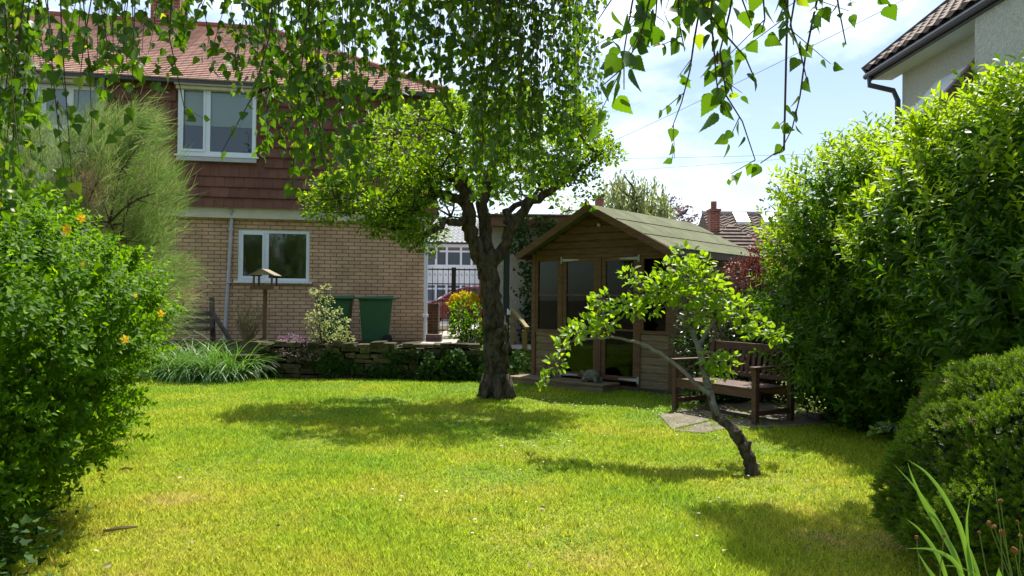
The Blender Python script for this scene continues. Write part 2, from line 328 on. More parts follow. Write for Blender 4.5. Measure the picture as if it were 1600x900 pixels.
OVATE = half_leaf(.3, .12, .35, 4, .85); LANCE = half_leaf(.17, .28, .4, 4, .9); SIMPLE = half_leaf(.33, .15, .3, 3, .9); TINY = half_leaf(.3, .1, .3, 2)
def birch_leaf():
    side = [(.1, .0), (.24, .03), (.29, .08), (.37, .13), (.39, .2), (.41, .24), (.36, .34), (.35, .41), (.28, .48), (.26, .56), (.19, .63), (.165, .71), (.1, .78), (.08, .85), (.03, .92)]
    mid = [(0, .04), (0, .35), (0, .7), (0, 1)]
    vs = [(x, y, .0-.1*y*y) for x, y in mid]; nR = len(vs)
    vs += [(x, y, .22*x-.1*y*y) for x, y in side]; nL = len(vs); vs += [(-x, y, .22*x-.1*y*y) for x, y in side]
    fs = []
    for b, flip in ((nR, 0), (nL, 1)):
        for poly in ([0]+[b+i for i in range(0, 7)]+[1], [1]+[b+i for i in range(6, 12)]+[2], [2]+[b+i for i in range(11, 15)]+[3]):
            fs.append(tuple(poly if not flip else poly[::-1]))
    # petiole
    k = len(vs); vs += [(-.012, -.32, 0), (.012, -.32, 0), (.012, .04, 0), (-.012, .04, 0)]; fs.append((k, k+1, k+2, k+3))
    fs[-1] = (k, k+1, 0)
    return vs, fs
BIRCH = birch_leaf()
IVY = ([(0, 0, 0), (-.3, -.1, .05), (-.5, .25, .05), (-.27, .4, .03), (-.2, .65, .03), (0, 1, -.05), (.2, .65, .03), (.27, .4, .03), (.5, .25, .05), (.3, -.1, .05)],
       [(0, 1, 2, 3), (0, 3, 4, 5), (0, 5, 6, 7), (0, 7, 8, 9)])
def ribbon(seg, w, arc, droop):   # strap leaf rising then arching in +y
    vs = []; fs = []; x, z, a = 0., 0., arc
    for i in range(seg+1):
        t = i/seg; ww = w*(1-t)**.6*(min(1, .5+2*t)) if i < seg else 0.001
        vs += [(-ww, x, z+ww*.004), (0, x, z), (ww, x, z+ww*.004)]
        a -= droop/seg; x += math.cos(a)/seg; z += math.sin(a)/seg
    for i in range(seg):
        b = 3*i; fs += [(b, b+1, b+4, b+3), (b+1, b+2, b+5, b+4)]
    return vs, fs
def shoot(nleaf, L, w, tmpl, ang=55, seed=0, tip=True, lens=.5):
    r = random.Random(seed); vs = []; fs = []
    for i in range(nleaf):
        t = .15+.85*i/(nleaf-1); az = i*2.4+r.uniform(-.3, .3); el = math.radians(90-(ang*(1-.45*t)+r.uniform(-8, 8)))
        l = lens*(1-.35*t)*r.uniform(.8, 1.15)
        d = Vector((math.cos(az)*math.cos(el), math.cos(az+math.pi/2-math.pi)*0+math.sin(az)*math.cos(el), math.sin(el))); up = Vector((0, 0, 1)); x = d.cross(up).normalized(); z = x.cross(d)
        b = len(vs)
        for v in tmpl[0]: p = x*v[0]*l+d*v[1]*l+z*v[2]*l+Vector((0, 0, t)); vs.append((p.x, p.z, -p.y))     # stem along +y
        fs += [tuple(b+k for k in f) for f in tmpl[1]]
    return vs, fs
def inside_poly(x, y, P):
    c = False; j = len(P)-1
    for i in range(len(P)):
        if (P[i][1] > y) != (P[j][1] > y) and x < (P[j][0]-P[i][0])*(y-P[i][1])/(P[j][1]-P[i][1])+P[i][0]: c = not c
        j = i
    return c
def lumps(ells, n, exclude=.93, jitter=.07, zmin=.03):
    """points and outward normals on a union of ellipsoids"""
    ar = np.array([e[3]*e[4]+e[3]*e[5]+e[4]*e[5] for e in ells]); ar = ar/ar.sum(); P = []; Nn = []
    for e, a in zip(ells, ar):
        k = int(n*a); d = unit(rng.normal(size=(k, 3))); c = np.array(e[:3]); r = np.array(e[3:6])
        nz = 1+.10*np.sin(d[:, 0]*7+e[0]*3)*np.cos(d[:, 2]*6+e[1])+.07*np.sin(d[:, 1]*13+d[:, 2]*11)+rng.normal(size=k)*jitter
        p = c+d*r*nz[:, None]; nn = unit(d/r); ok = p[:, 2] > zmin
        for e2 in ells:
            if e2 is e: continue
            q = (p-np.array(e2[:3]))/np.array(e2[3:6]); ok &= (q**2).sum(1) > exclude**2
        P.append(p[ok]); Nn.append(nn[ok])
    return np.concatenate(P), np.concatenate(Nn)
def connect(mb, skel, c, r0, r1, n=5, sag=.0):
    """a limb from the nearest skeleton point to c"""
    sk = np.array(skel); d = np.linalg.norm(sk-c, axis=1)+np.maximum(0, sk[:, 2]-c[2])*1.2; a = sk[d.argmin()]
    mid = (a+c)/2+rng.normal(size=3)*.06*np.linalg.norm(c-a); mid[2] += .08*np.linalg.norm(c-a)
    mb.tube([a, (a+mid)/2+rng.normal(size=3)*.01, mid, (mid+c)/2, c], [r0, r0*.8, (r0+r1)/2, r1*1.3, r1], n); return [a, mid, c]
def cluster_leaves(cs, rad, per, L0, L1, up=.2, shape=1.):
    P = []; D = []
    for c, r in zip(cs, rad):
        k = max(6, int(per*r*r)); d = unit(rng.normal(size=(k, 3))); rr = rng.uniform(.25, 1, size=k)**.5
        P.append(np.array(c)+d*(rr*r)[:, None]*np.array([1, 1, .8])); dd = d*.8+rng.normal(size=(k, 3))*.5; dd[:, 2] += up; D.append(unit(dd))
    P = np.concatenate(P); D = np.concatenate(D); nrm = rng.normal(size=P.shape)*.5; nrm[:, 2] += 1
    return P, frames(D, nrm), rng.uniform(L0, L1, size=len(P))

# ================================================================= SETTING
struct = lambda o: tag(o, kind='structure')
struct(MB().quad((-400, -400, -.06), (400, -400, -.06), (400, 900, -.06), (-400, 900, -.06)).build('ground', 'soil'))
m = MB(); nx, ny = 60, 80; gx = np.linspace(-9, 9, nx+1); gy = np.linspace(-6, 13.2, ny+1)
for y in gy:
    for x in gx: m.v.append((x, y, 0))
for j in range(ny):
    for i in range(nx): a = j*(nx+1)+i; m.f.append((a, a+1, a+nx+2, a+nx+1))
struct(m.build('lawn', 'lawn'))
struct(MB().box(-30, -.45, 12.35, 24, -.05, .42).box(-.45, 30, 15.2, 24, -.05, .42).build('raised_ground', 'soil'))
struct(MB().box(-1.75, 1.2, 13.2, 24, .40, .428).build('path', 'concrete'))
struct(MB().box(-60, 60, 24.001, 60, -.05, .22).build('road', 'asphalt'))
struct(MB().box(-60, 60, 24.002, 26.5, .2, .34).box(-60, 60, 34, 46, .2, .34).build('pavement', 'concrete'))
# patio slabs in front of the bench
pv = thing('garden_paving', 'worn pale stone slabs let into the lawn under the bench', 'paving', (0, 0, 0))
slabs = [[(1030, 650), (1075, 640), (1110, 658), (1050, 672)], [(1050, 674), (1112, 660), (1150, 668), (1100, 678)], [(1078, 638), (1130, 634), (1175, 650), (1112, 656)],
         [(1115, 659), (1175, 652), (1185, 672), (1155, 668)], [(1178, 650), (1240, 646), (1290, 664), (1190, 671)], [(1135, 632), (1200, 630), (1240, 643), (1178, 648)], [(1243, 645), (1300, 650), (1330, 664), (1292, 663)]]
for s_ in slabs:
    q = [onground(*p) for p in s_]; h = random.uniform(.012, .022)
    m = MB(); m.add([(p[0], p[1], -.02) for p in q]+[(p[0], p[1], h) for p in q], [(0, 1, 2, 3), (7, 6, 5, 4), (0, 4, 5, 1), (1, 5, 6, 2), (2, 6, 7, 3), (3, 7, 4, 0)]); m.build('slab', 'paving', pv, bevel=.008)
slab_polys = [[(onground(*p)[0], onground(*p)[1]) for p in s_] for s_ in slabs]
# grass blades
def grass():
    n = 620000
    # more blades near the camera, but never thin far off
    Y = 3.0+(rng.random(n)**1.35)*9.6; X = (rng.random(n)-.5)*2*(Y*.72+.5)
    ok = (X > -7.5) & (X < 6); X, Y = X[ok], Y[ok]
    # no grass on slabs, inside the summerhouse
    k = np.ones(len(X), bool)
    for P in slab_polys:
        bx = [p[0] for p in P]; by = [p[1] for p in P]; c = np.where((X > min(bx)) & (X < max(bx)) & (Y > min(by)) & (Y < max(by)))[0]
        for i in c:
            if inside_poly(X[i], Y[i], P) and random.random() > .03: k[i] = False
    k &= ~((np.sin(X*5)*.05+Y > 11.95) & (X < -.5)) 
    # shaded bare soil behind bench
    k &= ~((Y-8.3 > (X-2.9)*-.2) & (X > 1.9) & (rng.random(len(X)) > .25))
    X, Y = X[k], Y[k]; n = len(X)
    h = rng.uniform(.014, .036, n)*(1+.45*np.sin(X*3.1+np.sin(Y*2))*np.cos(Y*2.3)); w = rng.uniform(.0018, .0034, n)*(.8+.13*Y)
    az = rng.uniform(0, 6.28, n); lean = rng.uniform(.2, 1.1, n)
    tc_ = np.array([[rng.uniform(-3, 3), rng.uniform(3.4, 8)] for _ in range(150)]); tk = rng.integers(0, 150, 9000); j0 = rng.choice(n, 9000, replace=False)
    X[j0] = tc_[tk, 0]+rng.normal(size=9000)*.035; Y[j0] = tc_[tk, 1]+rng.normal(size=9000)*.03; h[j0] = rng.uniform(.025, .055, 9000)
    dx, dy = np.cos(az), np.sin(az); ca = rng.uniform(0, 3.14, n); px, py = np.cos(ca), np.sin(ca)
    V = np.zeros((n, 3, 3)); V[:, 0] = np.stack([X-px*w, Y-py*w, np.zeros(n)], 1); V[:, 1] = np.stack([X+px*w, Y+py*w, np.zeros(n)], 1)
    V[:, 2] = np.stack([X+dx*h*lean, Y+dy*h*lean, h], 1)
    me = bpy.data.meshes.new('lawn_grass'); me.vertices.add(3*n); me.vertices.foreach_set('co', V.ravel().astype(np.float32))
    me.loops.add(3*n); me.loops.foreach_set('vertex_index', np.arange(3*n, dtype=np.int32)); me.polygons.add(n)
    me.polygons.foreach_set('loop_start', np.arange(0, 3*n, 3, dtype=np.int32)); me.polygons.foreach_set('loop_total', np.full(n, 3, np.int32)); me.update(calc_edges=True)
    me.materials.append(M['blades']); o = link(bpy.data.objects.new('lawn_grass', me))
    tag(o, 'short mown grass with yellow dry patches over the whole garden', 'grass', kind='stuff')
grass()
# clover and daisies
k = 5200; cc = np.array([[rng.uniform(-2.6, 3.0), rng.uniform(3.5, 9)] for _ in range(75)]); ci = rng.integers(0, 75, k)
P = np.zeros((k, 3)); P[:, :2] = cc[ci]+rng.normal(size=(k, 2))*np.array([.13, .09]); P[:, 2] = rng.uniform(.012, .03, k)
D = rng.normal(size=(k, 3)); D[:, 2] *= .2
tag(scatter('clover_patch', SIMPLE, P, frames(D, np.tile([0, 0, 1.], (k, 1))+rng.normal(size=(k, 3))*.25), rng.uniform(.012, .026, k), leafmat('clover_leaf', (.09, .2, .02), (.2, .34, .05), (1.5, 1.5, .7), .3, .9, .03)), 'patches of clover and broad weeds dotted through the lawn', 'clover', kind='stuff')
k = 170; P = np.zeros((k, 3)); P[:, 0] = rng.normal(1.25, .75, k); P[:, 1] = 9.5-.75*(P[:, 0]-.8)+rng.normal(0, .35, k); P[:, 2] = .035; P[-30:, 0] = rng.uniform(-1, 2.5, 30); P[-30:, 1] = rng.uniform(4, 8, 30)
DAISY = ([(0, 0, 0)]+[(math.cos(a), math.sin(a), .15) for a in np.linspace(0, 2*math.pi, 8, endpoint=False)], [(0, 1+i, 1+(i+1) % 8) for i in range(8)])
tag(scatter('lawn_daisies', DAISY, P, frames(np.tile([0, 1., 0], (k, 1)), np.tile([0, -.3, 1.], (k, 1))), rng.uniform(.006, .011, k), 'white'), 'tiny white daisies in the shaded grass before the summerhouse', 'daisies', kind='stuff')
for (px, py, a, L_, lab) in ((188, 833, .5, .17, 'short pale bark strip lying on the dry grass near the left bush'), (197, 738, .35, .09, 'thin pale twig lying on the lawn beside the left bush')):
    g = onground(px, py); tag(MB().tube([g+np.array([-L_/2*math.cos(a), -L_/2*math.sin(a), .022]), g+np.array([0, 0, .03]), g+np.array([L_/2*math.cos(a), L_/2*math.sin(a), .024])], [.008, .011, .006], 5, .2).build('fallen_stick', 'drytwig'), lab, 'stick')

k = 130; P = np.zeros((k, 3)); P[:, 0] = rng.uniform(-2.6, 2.6, k); P[:, 1] = rng.uniform(3.4, 8.5, k); P[:, 2] = rng.uniform(.025, .04, k)
tag(scatter('fallen_leaves', OVATE, P, frames(rng.normal(size=(k, 3))*[1, 1, .2], rng.normal(size=(k, 3))*.4+[0, 0, 1]), rng.uniform(.02, .045, k), leafmat('fallen_leaf', (.12, .08, .03), (.4, .33, .1), (1.3, 1.2, .8), .2)), 'scattered fallen dry leaves lying on the lawn', 'leaves', kind='stuff')

# ================================================================= BRICK HOUSE
HO = np.array([-1.83, 15.65, 0.]); HA = math.radians(10); HU = np.array([math.cos(HA), math.sin(HA), 0]); HN = np.array([math.sin(HA), -math.cos(HA), 0])
def HF(px, py, off=0.): q = onplane(px, py, HO+HN*off, HN); return float(np.dot(q-HO, HU)), float(q[2])
house = thing('brick_house', 'two storey house of buff brick with dark red tile hung upper storey', 'house', HO, HA)
UW = (*HF(281, 243), *HF(403, 142)); GW = (*HF(371, 439), *HF(484, 361))     # u0,z0,u1,z1
GZ = .42; EZ = 5.46
m = MB(); wallgrid(m, -6.15, 0, GZ, 3.0, [(GW[0], GW[2], GW[1], GW[3]), (-5.75, -5.55, 2.72, 2.87)], 0, .25)
m.box(-.25, 0, .251, 8, GZ, 3.0).build('brick_wall', 'brick', house)
MB().box(-5.76, -5.54, .03, .1, 2.71, 2.88).build('air_brick', 'dark', house)
# fascia band
MB().box(-6.15, .12, -.13, -.001, 2.83, 3.05).box(-6.15, .10, -.18, -.131, 3.02, 3.06).build('fascia', 'cream', house, bevel=.006)
# tile hanging: overlapping tiles
m = MB(); z = 3.03; r = 0; TH = .205
while z < EZ-.1:
    u = -6.15-(.09 if r % 2 else 0)
    while u < .24:
        a, b = max(u, -6.15), min(u+.185, .24)
        if b-a > .02:
            zt = min(z+TH+.03, EZ+.05)
            if not (b > UW[0]+.02 and a < UW[2]-.02 and z+TH > UW[1] and z < UW[3]):
                fl = .05*max(0, 1-(z-3.03)/.6)
                j = random.uniform(0, .006); m.add([(a+.002, -.16-fl-j, z), (b-.002, -.16-fl-j, z), (b-.002, -.12-fl*.6, zt), (a+.002, -.12-fl*.6, zt), (a+.002, -.125-fl-j, z), (b-.002, -.125-fl-j, z)], [(0, 1, 2, 3), (0, 4, 5, 1), (1, 5, 2), (0, 3, 4)])
        u += .185
    z += TH; r += 1
# side wall tiles
z = 3.03; r = 0
while z < EZ-.1:
    y = -.12-(.09 if r % 2 else 0)
    while y < 8:
        a, b = max(y, -.12), y+.185; fl = .07*max(0, 1-(z-3.03)/.6)
        m.add([(.24+fl, a+.002, z), (.24+fl, b-.002, z), (.20, b-.002, z+TH+.03), (.20, a+.002, z+TH+.03)], [(0, 1, 2, 3)]); y += .185
    z += TH; r += 1
m.build('wall_tiles', 'claytile', house)
m = MB(); wallgrid(m, -6.15, .2, 3.0, EZ, [(UW[0], UW[2], UW[1], UW[3])], -.11, .1); m.box(0, .19, .101, 8, 3.0, EZ).build('upper_wall', 'claytile', house)
def window(parent, u0, z0, u1, z1, y, split, fr=.055, mat='upvc', blind=0, depth=.06, rails=(), glass='glass', back=True, sill=.05):
    w = MB(); w.box(u0, u1, y, y+depth, z0, z0+fr).box(u0, u1, y, y+depth, z1-fr, z1).box(u0, u0+fr, y+.001, y+depth-.001, z0+fr, z1-fr).box(u1-fr, u1, y+.001, y+depth-.001, z0+fr, z1-fr)
    f = w.build('window', mat, parent, bevel=.004)
    bars = [u0+fr]+[c for c in split]+[u1-fr]
    for c in split: MB().box(c-fr*.65, c+fr*.65, y+.002, y+depth-.002, z0+fr, z1-fr).build('mullion', mat, f)
    for c in rails: MB().box(u0+fr, u1-fr, y+.004, y+depth-.004, c-.015, c+.015).build('rail', mat, f)
    if mat == 'upvc' and split:   # opening casement is proud of the frame
        a, b = u0+fr, split[0]-fr*.65; g = .035
        MB().box(a, b, y-.02, y-.001, z0+fr-.01, z0+fr+g).box(a, b, y-.02, y-.001, z1-fr-g, z1-fr+.01).box(a, a+g, y-.02, y-.001, z0+fr+g, z1-fr-g).box(b-g, b, y-.02, y-.001, z0+fr+g, z1-fr-g).build('sash', mat, f)
    MB().box(u0+fr*.6, u1-fr*.6, y+depth*.5, y+depth*.5+.006, z0+fr*.6, z1-fr*.6).build('pane', glass, f)
    if blind: MB().box(u0+fr, u1-fr, y+depth+.02, y+depth+.03, z1-fr-(z1-z0)*blind, z1-fr).build('blind', 'blind', f); MB().box(u0+fr, u1-fr, y+depth+.05, y+depth+.06, z0, z1).build('curtain', 'netting', f)
    elif back: MB().box(u0-.1, u1+.1, y+.5, y+.52, z0-.2, z1+.1).build('room', 'dark', f)  # dark sheet behind the pane, standing in for an unlit interior
    if sill: MB().box(u0-.06, u1+.06, y-sill, y+.04, z0-.035, z0-.001).build('sill', mat, f)
    return f
sp = HF(328, 200)[0]; window(house, UW[0], UW[1], UW[2], UW[3], -.19, [sp], .07, blind=.52, sill=.02)
MB().box(UW[0]-.02, UW[2]+.02, -.2, -.13, UW[1]-.12, UW[1]-.04).build('lead_flashing', 'pipe', house)
sp = HF(416, 400)[0]; window(house, GW[0], GW[1], GW[2], GW[3], .02, [sp], .065, sill=.1)
for a in ((UW[0]-.05, UW[2]+.05), (-8.0, -6.3)):
    MB().box(a[0], a[1], -.34, -.11, EZ-.09, EZ+.06).box(a[0]+.02, a[1]-.02, -.28, -.11, EZ-.16, EZ-.091).build('window_canopy', 'cream', house, bevel=.015)
# left half of the pair
MB().box(-14, -6.28, 0, .25, GZ, EZ).build('rendered_wall', 'whitewall', house)
MB().box(-6.28, -6.15, -.15, .25, GZ, EZ).build('party_pier', 'pipe', house)
window(house, *HF(28, 200), *HF(160, 137), -.07, [HF(70, 150)[0], HF(112, 150)[0]], .08, sill=.04)
window(house, -9.6, 1.5, -7.6, 2.6, -.07, [-8.6], .07)
MB().tube([(-6.22, -.2, EZ), (-6.22, -.2, GZ)], .035, 8).build('downpipe', 'pipe', house)
dp = HF(358, 420)[0]; MB().tube([(dp+.05, -.16, 3.0), (dp+.05, -.08, 2.85), (dp+.02, -.05, 2.2), (dp-.06, -.05, GZ)], .034, 8).box(dp-.04, dp+.06, -.09, 0, 1.55, 1.58).box(dp-.02, dp+.08, -.09, 0, 2.6, 2.63).build('downpipe', 'pipe', house, smooth=False)
MB().tube([(.04, -.05, 2.93), (.04, -.05, GZ)], .04, 8).box(-.02, .1, -.1, 0, .9, .95).build('downpipe', 'whitewall', house)
# roof
OV = .38; RY = 4.0; RZ = float(onplane(300, 40, HO-HN*RY, HN)[2]); eL, eR = -14.5, .5
m = MB(); m.courses((eL, -OV, EZ), (eR, -OV, EZ), (eL, RY, RZ), (-3.7, RY, RZ), 36, .03)
m.courses((eR, -OV, EZ), (eR, 2*RY+OV, EZ), (-3.7, RY, RZ), (-3.7, RY, RZ), 36, .03); m.courses((eR, 2*RY+OV, EZ), (eL, 2*RY+OV, EZ), (-3.7, RY, RZ), (eL, RY, RZ), 8, .03)
roof = m.build('roof', 'rooftile', house)
MB().tube([(eL, RY, RZ+.03), (-3.7, RY, RZ+.03)], .09, 8).tube([(-3.7, RY, RZ+.03), (eR, -OV, EZ+.03)], .08, 8).build('ridge_tiles', principled('ridge_clay', (.25, .09, .07), .8), roof)
MB().box(eL, eR-.02, -OV+.02, 2*RY+OV-.02, EZ-.06, EZ-.005).build('soffit', 'darkplastic', house)
cu = HF(262, 20)[0]-1.7; m = MB(); c0 = onplane(242, 10, HO-HN*RY, HN); c1 = onplane(287, 10, HO-HN*RY, HN); c0 = float(np.dot(c0-HO, HU)); c1 = float(np.dot(c1-HO, HU))
ch = MB().box(c0, c1, RY-.35, RY+.35, RZ-.8, RZ+1.5).box(c0-.06, c1+.06, RY-.41, RY+.41, RZ+1.5, RZ+1.65).build('chimney', 'redbrick', roof)
MB().tube([(c0+.35, RY, RZ+1.65), (c0+.35, RY, RZ+2)], .12, 10).build('chimney_pot', 'redbrick', ch)

# ---------------- white rendered house at the right
wh = thing('white_house', 'pale pebbledashed house with brown tiled roof above the right hedge', 'house', (6.5, 12.6, 0))
m = MB().box(0, 8, -6, 0, .3, 5.2).build('wall', 'pebblewhite', wh)
MB().box(-.35, 1.2, -5.5, -2.55, .3, 9).build('chimney_breast', 'pebblewhite', wh)
MB().box(-.34, .0, -6.0, .35, 5.13, 5.2).build('soffit', 'paleboard', wh)
MB().box(-.38, -.341, -6.0, .38, 5.12, 5.32).build('gutter_board', 'darkplastic', wh)
MB().tube([(-.42, -6, 5.2), (-.42, .42, 5.2)], .05, 8).build('gutter', 'darkplastic', wh)
MB().tube([(-.42, .28, 5.2), (-.42, .28, 5.02), (-.1, .1, 4.88), (-.05, .05, 4.7), (-.05, .05, .3)], .045, 8).build('downpipe', 'darkplastic', wh)
m = MB()
for i in range(22):
    t0, t1 = i/22, (i+1)/22; f = lambda t: (-.42+t*4.42, 5.3+t*3.6)
    a, b = f(t0), f(t1)
    for j in range(22):
        y0 = .4-j*.3; n = 4
        m.add([(a[0]-.03, y0, a[1]+.03), (a[0]-.03, y0-.15, a[1]+.075), (a[0]-.03, y0-.3, a[1]+.03), (b[0], y0-.3, b[1]), (b[0], y0-.15, b[1]+.045), (b[0], y0, b[1]), (a[0]-.03, y0-.15, a[1]-.02)], [(0, 1, 4, 5), (1, 2, 3, 4), (0, 6, 1), (6, 2, 1)])
m.add([(-.42, .4, 5.28), (4, .4, 8.88), (8.6, .4, 5.28)], [(0, 1, 2)]); m.add([(-.42, -6.2, 5.28), (4, -6.2, 8.88), (8.6, -6.2, 5.28)], [(0, 1, 2)])
m.quad((4, .4, 8.9), (8.6, .4, 5.28), (8.6, -6.2, 5.28), (4, -6.2, 8.9)).build('roof', 'greytile', wh)
MB().beam((-.44, .42, 5.3), (4, .42, 8.95), .05, .16).build('bargeboard', 'darkplastic', wh)
# gabled side porch
pc = MB(); A = at(1541, 78, 10.2)-np.array([6.5, 12.6, 0]); B = at(1470, 158, 10.2)-np.array([6.5, 12.6, 0])
pr = MB().prism([(A[0], A[2]-.08), (B[0], B[2]-.08), (B[0], .3), (A[0], .3)], A[1], A[1]+1.2, 'y').build('porch_wall', 'paleboard', wh)
for i in range(9): zz = A[2]-.35-i*.2; MB().box(max(B[0], A[0]-(A[2]-zz)*.88)+.05, A[0]-.02, A[1]-.012, A[1]-.002, zz, zz+.012).build('board_joint', 'darkplastic', pr) if i < 5 else None
MB().beam((A[0]+.02, A[1]-.05, A[2]), (B[0]-.15, A[1]-.05, B[2]-.17), .12, .12).beam((A[0], A[1]-.05, A[2]), (0, A[1]-.05, A[2]), .12, .08).build('porch_roof', 'greytile', wh)

# ---------------- garage with pebbledash wall
gr = thing('garage', 'pebbledashed garage wall with brown fascia between the tree and summerhouse', 'garage', (0, 15, 0))
gx0 = at(768, 400, 15.0)[0]; gx1 = at(787, 400, 14.9)[0]; gx2 = at(797, 400, 14.9)[0]
wz = at(800, 356, 15)[2]
MB().box(gx0, gx1, -.1, .1, .3, wz).box(gx2, 1.75, -.15, .1, .3, wz).box(gx0, gx0+.15, .101, 5, .3, wz).box(1.6, 1.75, .101, 5, .3, wz).build('wall', 'pebble', gr)
MB().box(gx1+.002, gx2-.002, -.09, -.02, .3, wz).build('door', principled('dark_green_paint', (.02, .035, .028), .6), gr)
MB().box(gx0-.1, 1.85, -.4, 5.2, wz+.002, wz+.2).build('fascia', 'shedwood', gr)
m = MB(); m.courses((gx0-.15, -.45, wz+.2), (1.9, -.45, wz+.2), (gx0-.15, 5.2, wz+.3), (1.9, 5.2, wz+.3), 14, .03); m.build('roof', 'greytile', gr)
g = at(797, 487, 14.7); MB().box(g[0]-.06, g[0]+.06, g[1]-15-.06, -.155+.0, g[2]-.07, g[2]+.06).build('outside_light', 'whitewall', gr, bevel=.02)
# brick neighbour seen between tree forks
hr = thing('handrail', 'sloping mossy timber handrail on a post left of the summerhouse', 'handrail', (0, 0, 0))
a, b = at(801, 484, 14.3), at(824, 513, 12.9); MB().beam(a, b, .07, .05).build('rail', 'greenwood', hr, bevel=.005)
b2 = at(820, 515, 12.95); MB().box(b2[0]-.045, b2[0]+.045, b2[1]-.045, b2[1]+.045, 0, b2[2]-.01).build('post', 'greenwood', hr, bevel=.005)
MB().box(a[0]-.04, a[0]+.04, a[1]-.02, a[1]+.4, .2, a[2]-.03).build('post', 'greenwood', hr)

# ================================================================= SUMMERHOUSE
SW, SD = 2.40, 2.92; SA = math.radians(-39.9); SU = np.array([math.cos(SA), math.sin(SA), 0]); SN = np.array([-SU[1], SU[0], 0]); SO = np.array([2.215, 10.422, 0])-SU*SW
def SF(px, py, off=0.): q = onplane(px, py, SO+SN*off, SN); return float(np.dot(q-SO, SU)), float(q[2])
sh = thing('summerhouse', 'brown timber summerhouse with green felt roof and glazed double doors', 'summerhouse', SO, SA)
sh_e, sh_r = 2.05, 2.69; slope = (sh_r-sh_e)/(SW/2+.064)
d0, dT = SF(882, 403); d1 = SF(999, 394)[0]; dm = SF(939, 450)[0]; dT = 1.93; dB = .14
l0, lz0 = SF(847, 514); l1, lz1 = SF(880, 411); r0 = SF(1003, 460)[0]; r1 = SF(1046, 460)[0]; rz0 = SF(1020, 517)[1]
print('summerhouse', d0, dm, d1, l0, l1, lz0, lz1, r0, r1, rz0)
BH = .112
def boards(mb, u0, u1, z0, z1, f, lim=None):
    z = z0
    while z < z1-.01:
        zt = min(z+BH, z1); a, b = u0, u1
        if lim: a, b = lim(zt-.02, a, b)
        if b-a > .05:
            for (p, q) in ((a, b),):
                vs = [f(p, -.022, z), f(q, -.022, z), f(q, -.022, z+BH*.72), f(p, -.022, z+BH*.72), f(q, -.008, zt-.004), f(p, -.008, zt-.004), f(p, 0, z), f(q, 0, z)]
                mb.add(vs, [(0, 1, 2, 3), (3, 2, 4, 5), (6, 7, 1, 0)])
        z += BH
ff = lambda u, y, z: (u, y, z)
PAN = .905
m = MB(); boards(m, .0, d0-.03, .06, lz0-.05, ff); m.build('lower_boards', 'shedgrey', sh); m = MB(); boards(m, d1+.03, SW, .06, rz0-.05, ff); m.build('lower_boards', 'shedgrey', sh)
m = MB(); boards(m, 0, SW, 1.97, sh_r, ff, lambda z, a, b: (max(a, SW/2-(sh_r-.03-z)/slope), min(b, SW/2+(sh_r-.03-z)/slope))); m.build('gable_boards', 'shedwood', sh)
m = MB(); boards(m, 0, SD, .06, sh_e, lambda u, y, z: (SW-y, u, z)); m.build('side_boards', 'shedwood', sh)
m = MB(); boards(m, 0, SD, .06, sh_e, lambda u, y, z: (y, u, z)); m.build('side_boards', 'shedwood', sh)
m = MB(); boards(m, 0, SW, .06, sh_r, lambda u, y, z: (u, SD-y, z), lambda z, a, b: (max(a, SW/2-(sh_r-.03-z)/slope), min(b, SW/2+(sh_r-.03-z)/slope))); m.build('rear_boards', 'shedwood', sh)
MB().box(.01, SW-.01, .01, SD-.01, .02, .06).build('floor', 'shedwood', sh)
# backing walls so the room is closed
MB().box(.0, .012, .0, SD, .06, sh_e).box(SW-.012, SW-.0, .0, SD, .06, sh_e).box(0.012, SW-.012, SD-.012, SD, .06, sh_e).prism([(.02, 1.97), (SW-.02, 1.97), (SW-.02, sh_e-.01), (SW/2, sh_r-.04), (.02, sh_e-.01)], .002, .02).box(.012, d0-.03, .002, .02, .06, lz0).box(d1+.03, SW-.012, .002, .02, .06, rz0).build('inner_lining', 'shedwood', sh)
# corner and door posts
for a, b in ((-.024, .03), (SW-.03, SW+.024)): MB().box(a, b, -.045, -.024, .05, 2.0).box(*((-.045, -.0241) if a < 0 else (SW+.0241, SW+.045)), -.045, .05, .05, 2.0).build('corner_trim', 'shedwood', sh)
MB().box(.03, d0, -.04, .03, 1.93, 1.975).box(d0-.045, d1+.045, -.045, .03, dT+.003, dT+.045).box(d1, SW-.03, -.04, .03, 1.93, 1.975).box(d0-.045, d0-.003, -.043, .03, .07, dT).box(d1+.003, d1+.045, -.043, .03, .07, dT).build('door_frame', 'shedwood', sh, bevel=.003)
def shedwin(u0, u1, z0, z1, nm):
    w = MB(); w.box(u0, u0+.05, -.04, .0, z0-.05, z1+.02).box(u1-.05, u1, -.04, 0, z0-.05, z1+.02).box(u0+.05, u1-.05, -.038, 0, z0-.05, z0).box(u0+.05, u1-.05, -.038, 0, z1-.02, z1+.02)
    f = w.build('window', 'shedwood', sh, bevel=.003); zm = SF(865, 461)[1]
    MB().box(u0+.05, u1-.05, -.034, -.008, zm-.012, zm+.012).build('glazing_bar', 'shedwood', f)
    MB().box(u0+.04, u1-.04, -.02, -.016, z0, z1).build('pane', 'shedglass', f); return f
shedwin(.03, d0-.046, lz0, 1.91, 'l'); shedwin(d1+.046, SW-.03, rz0, 1.91, 'r')
gb = SF(910, 582)[1]
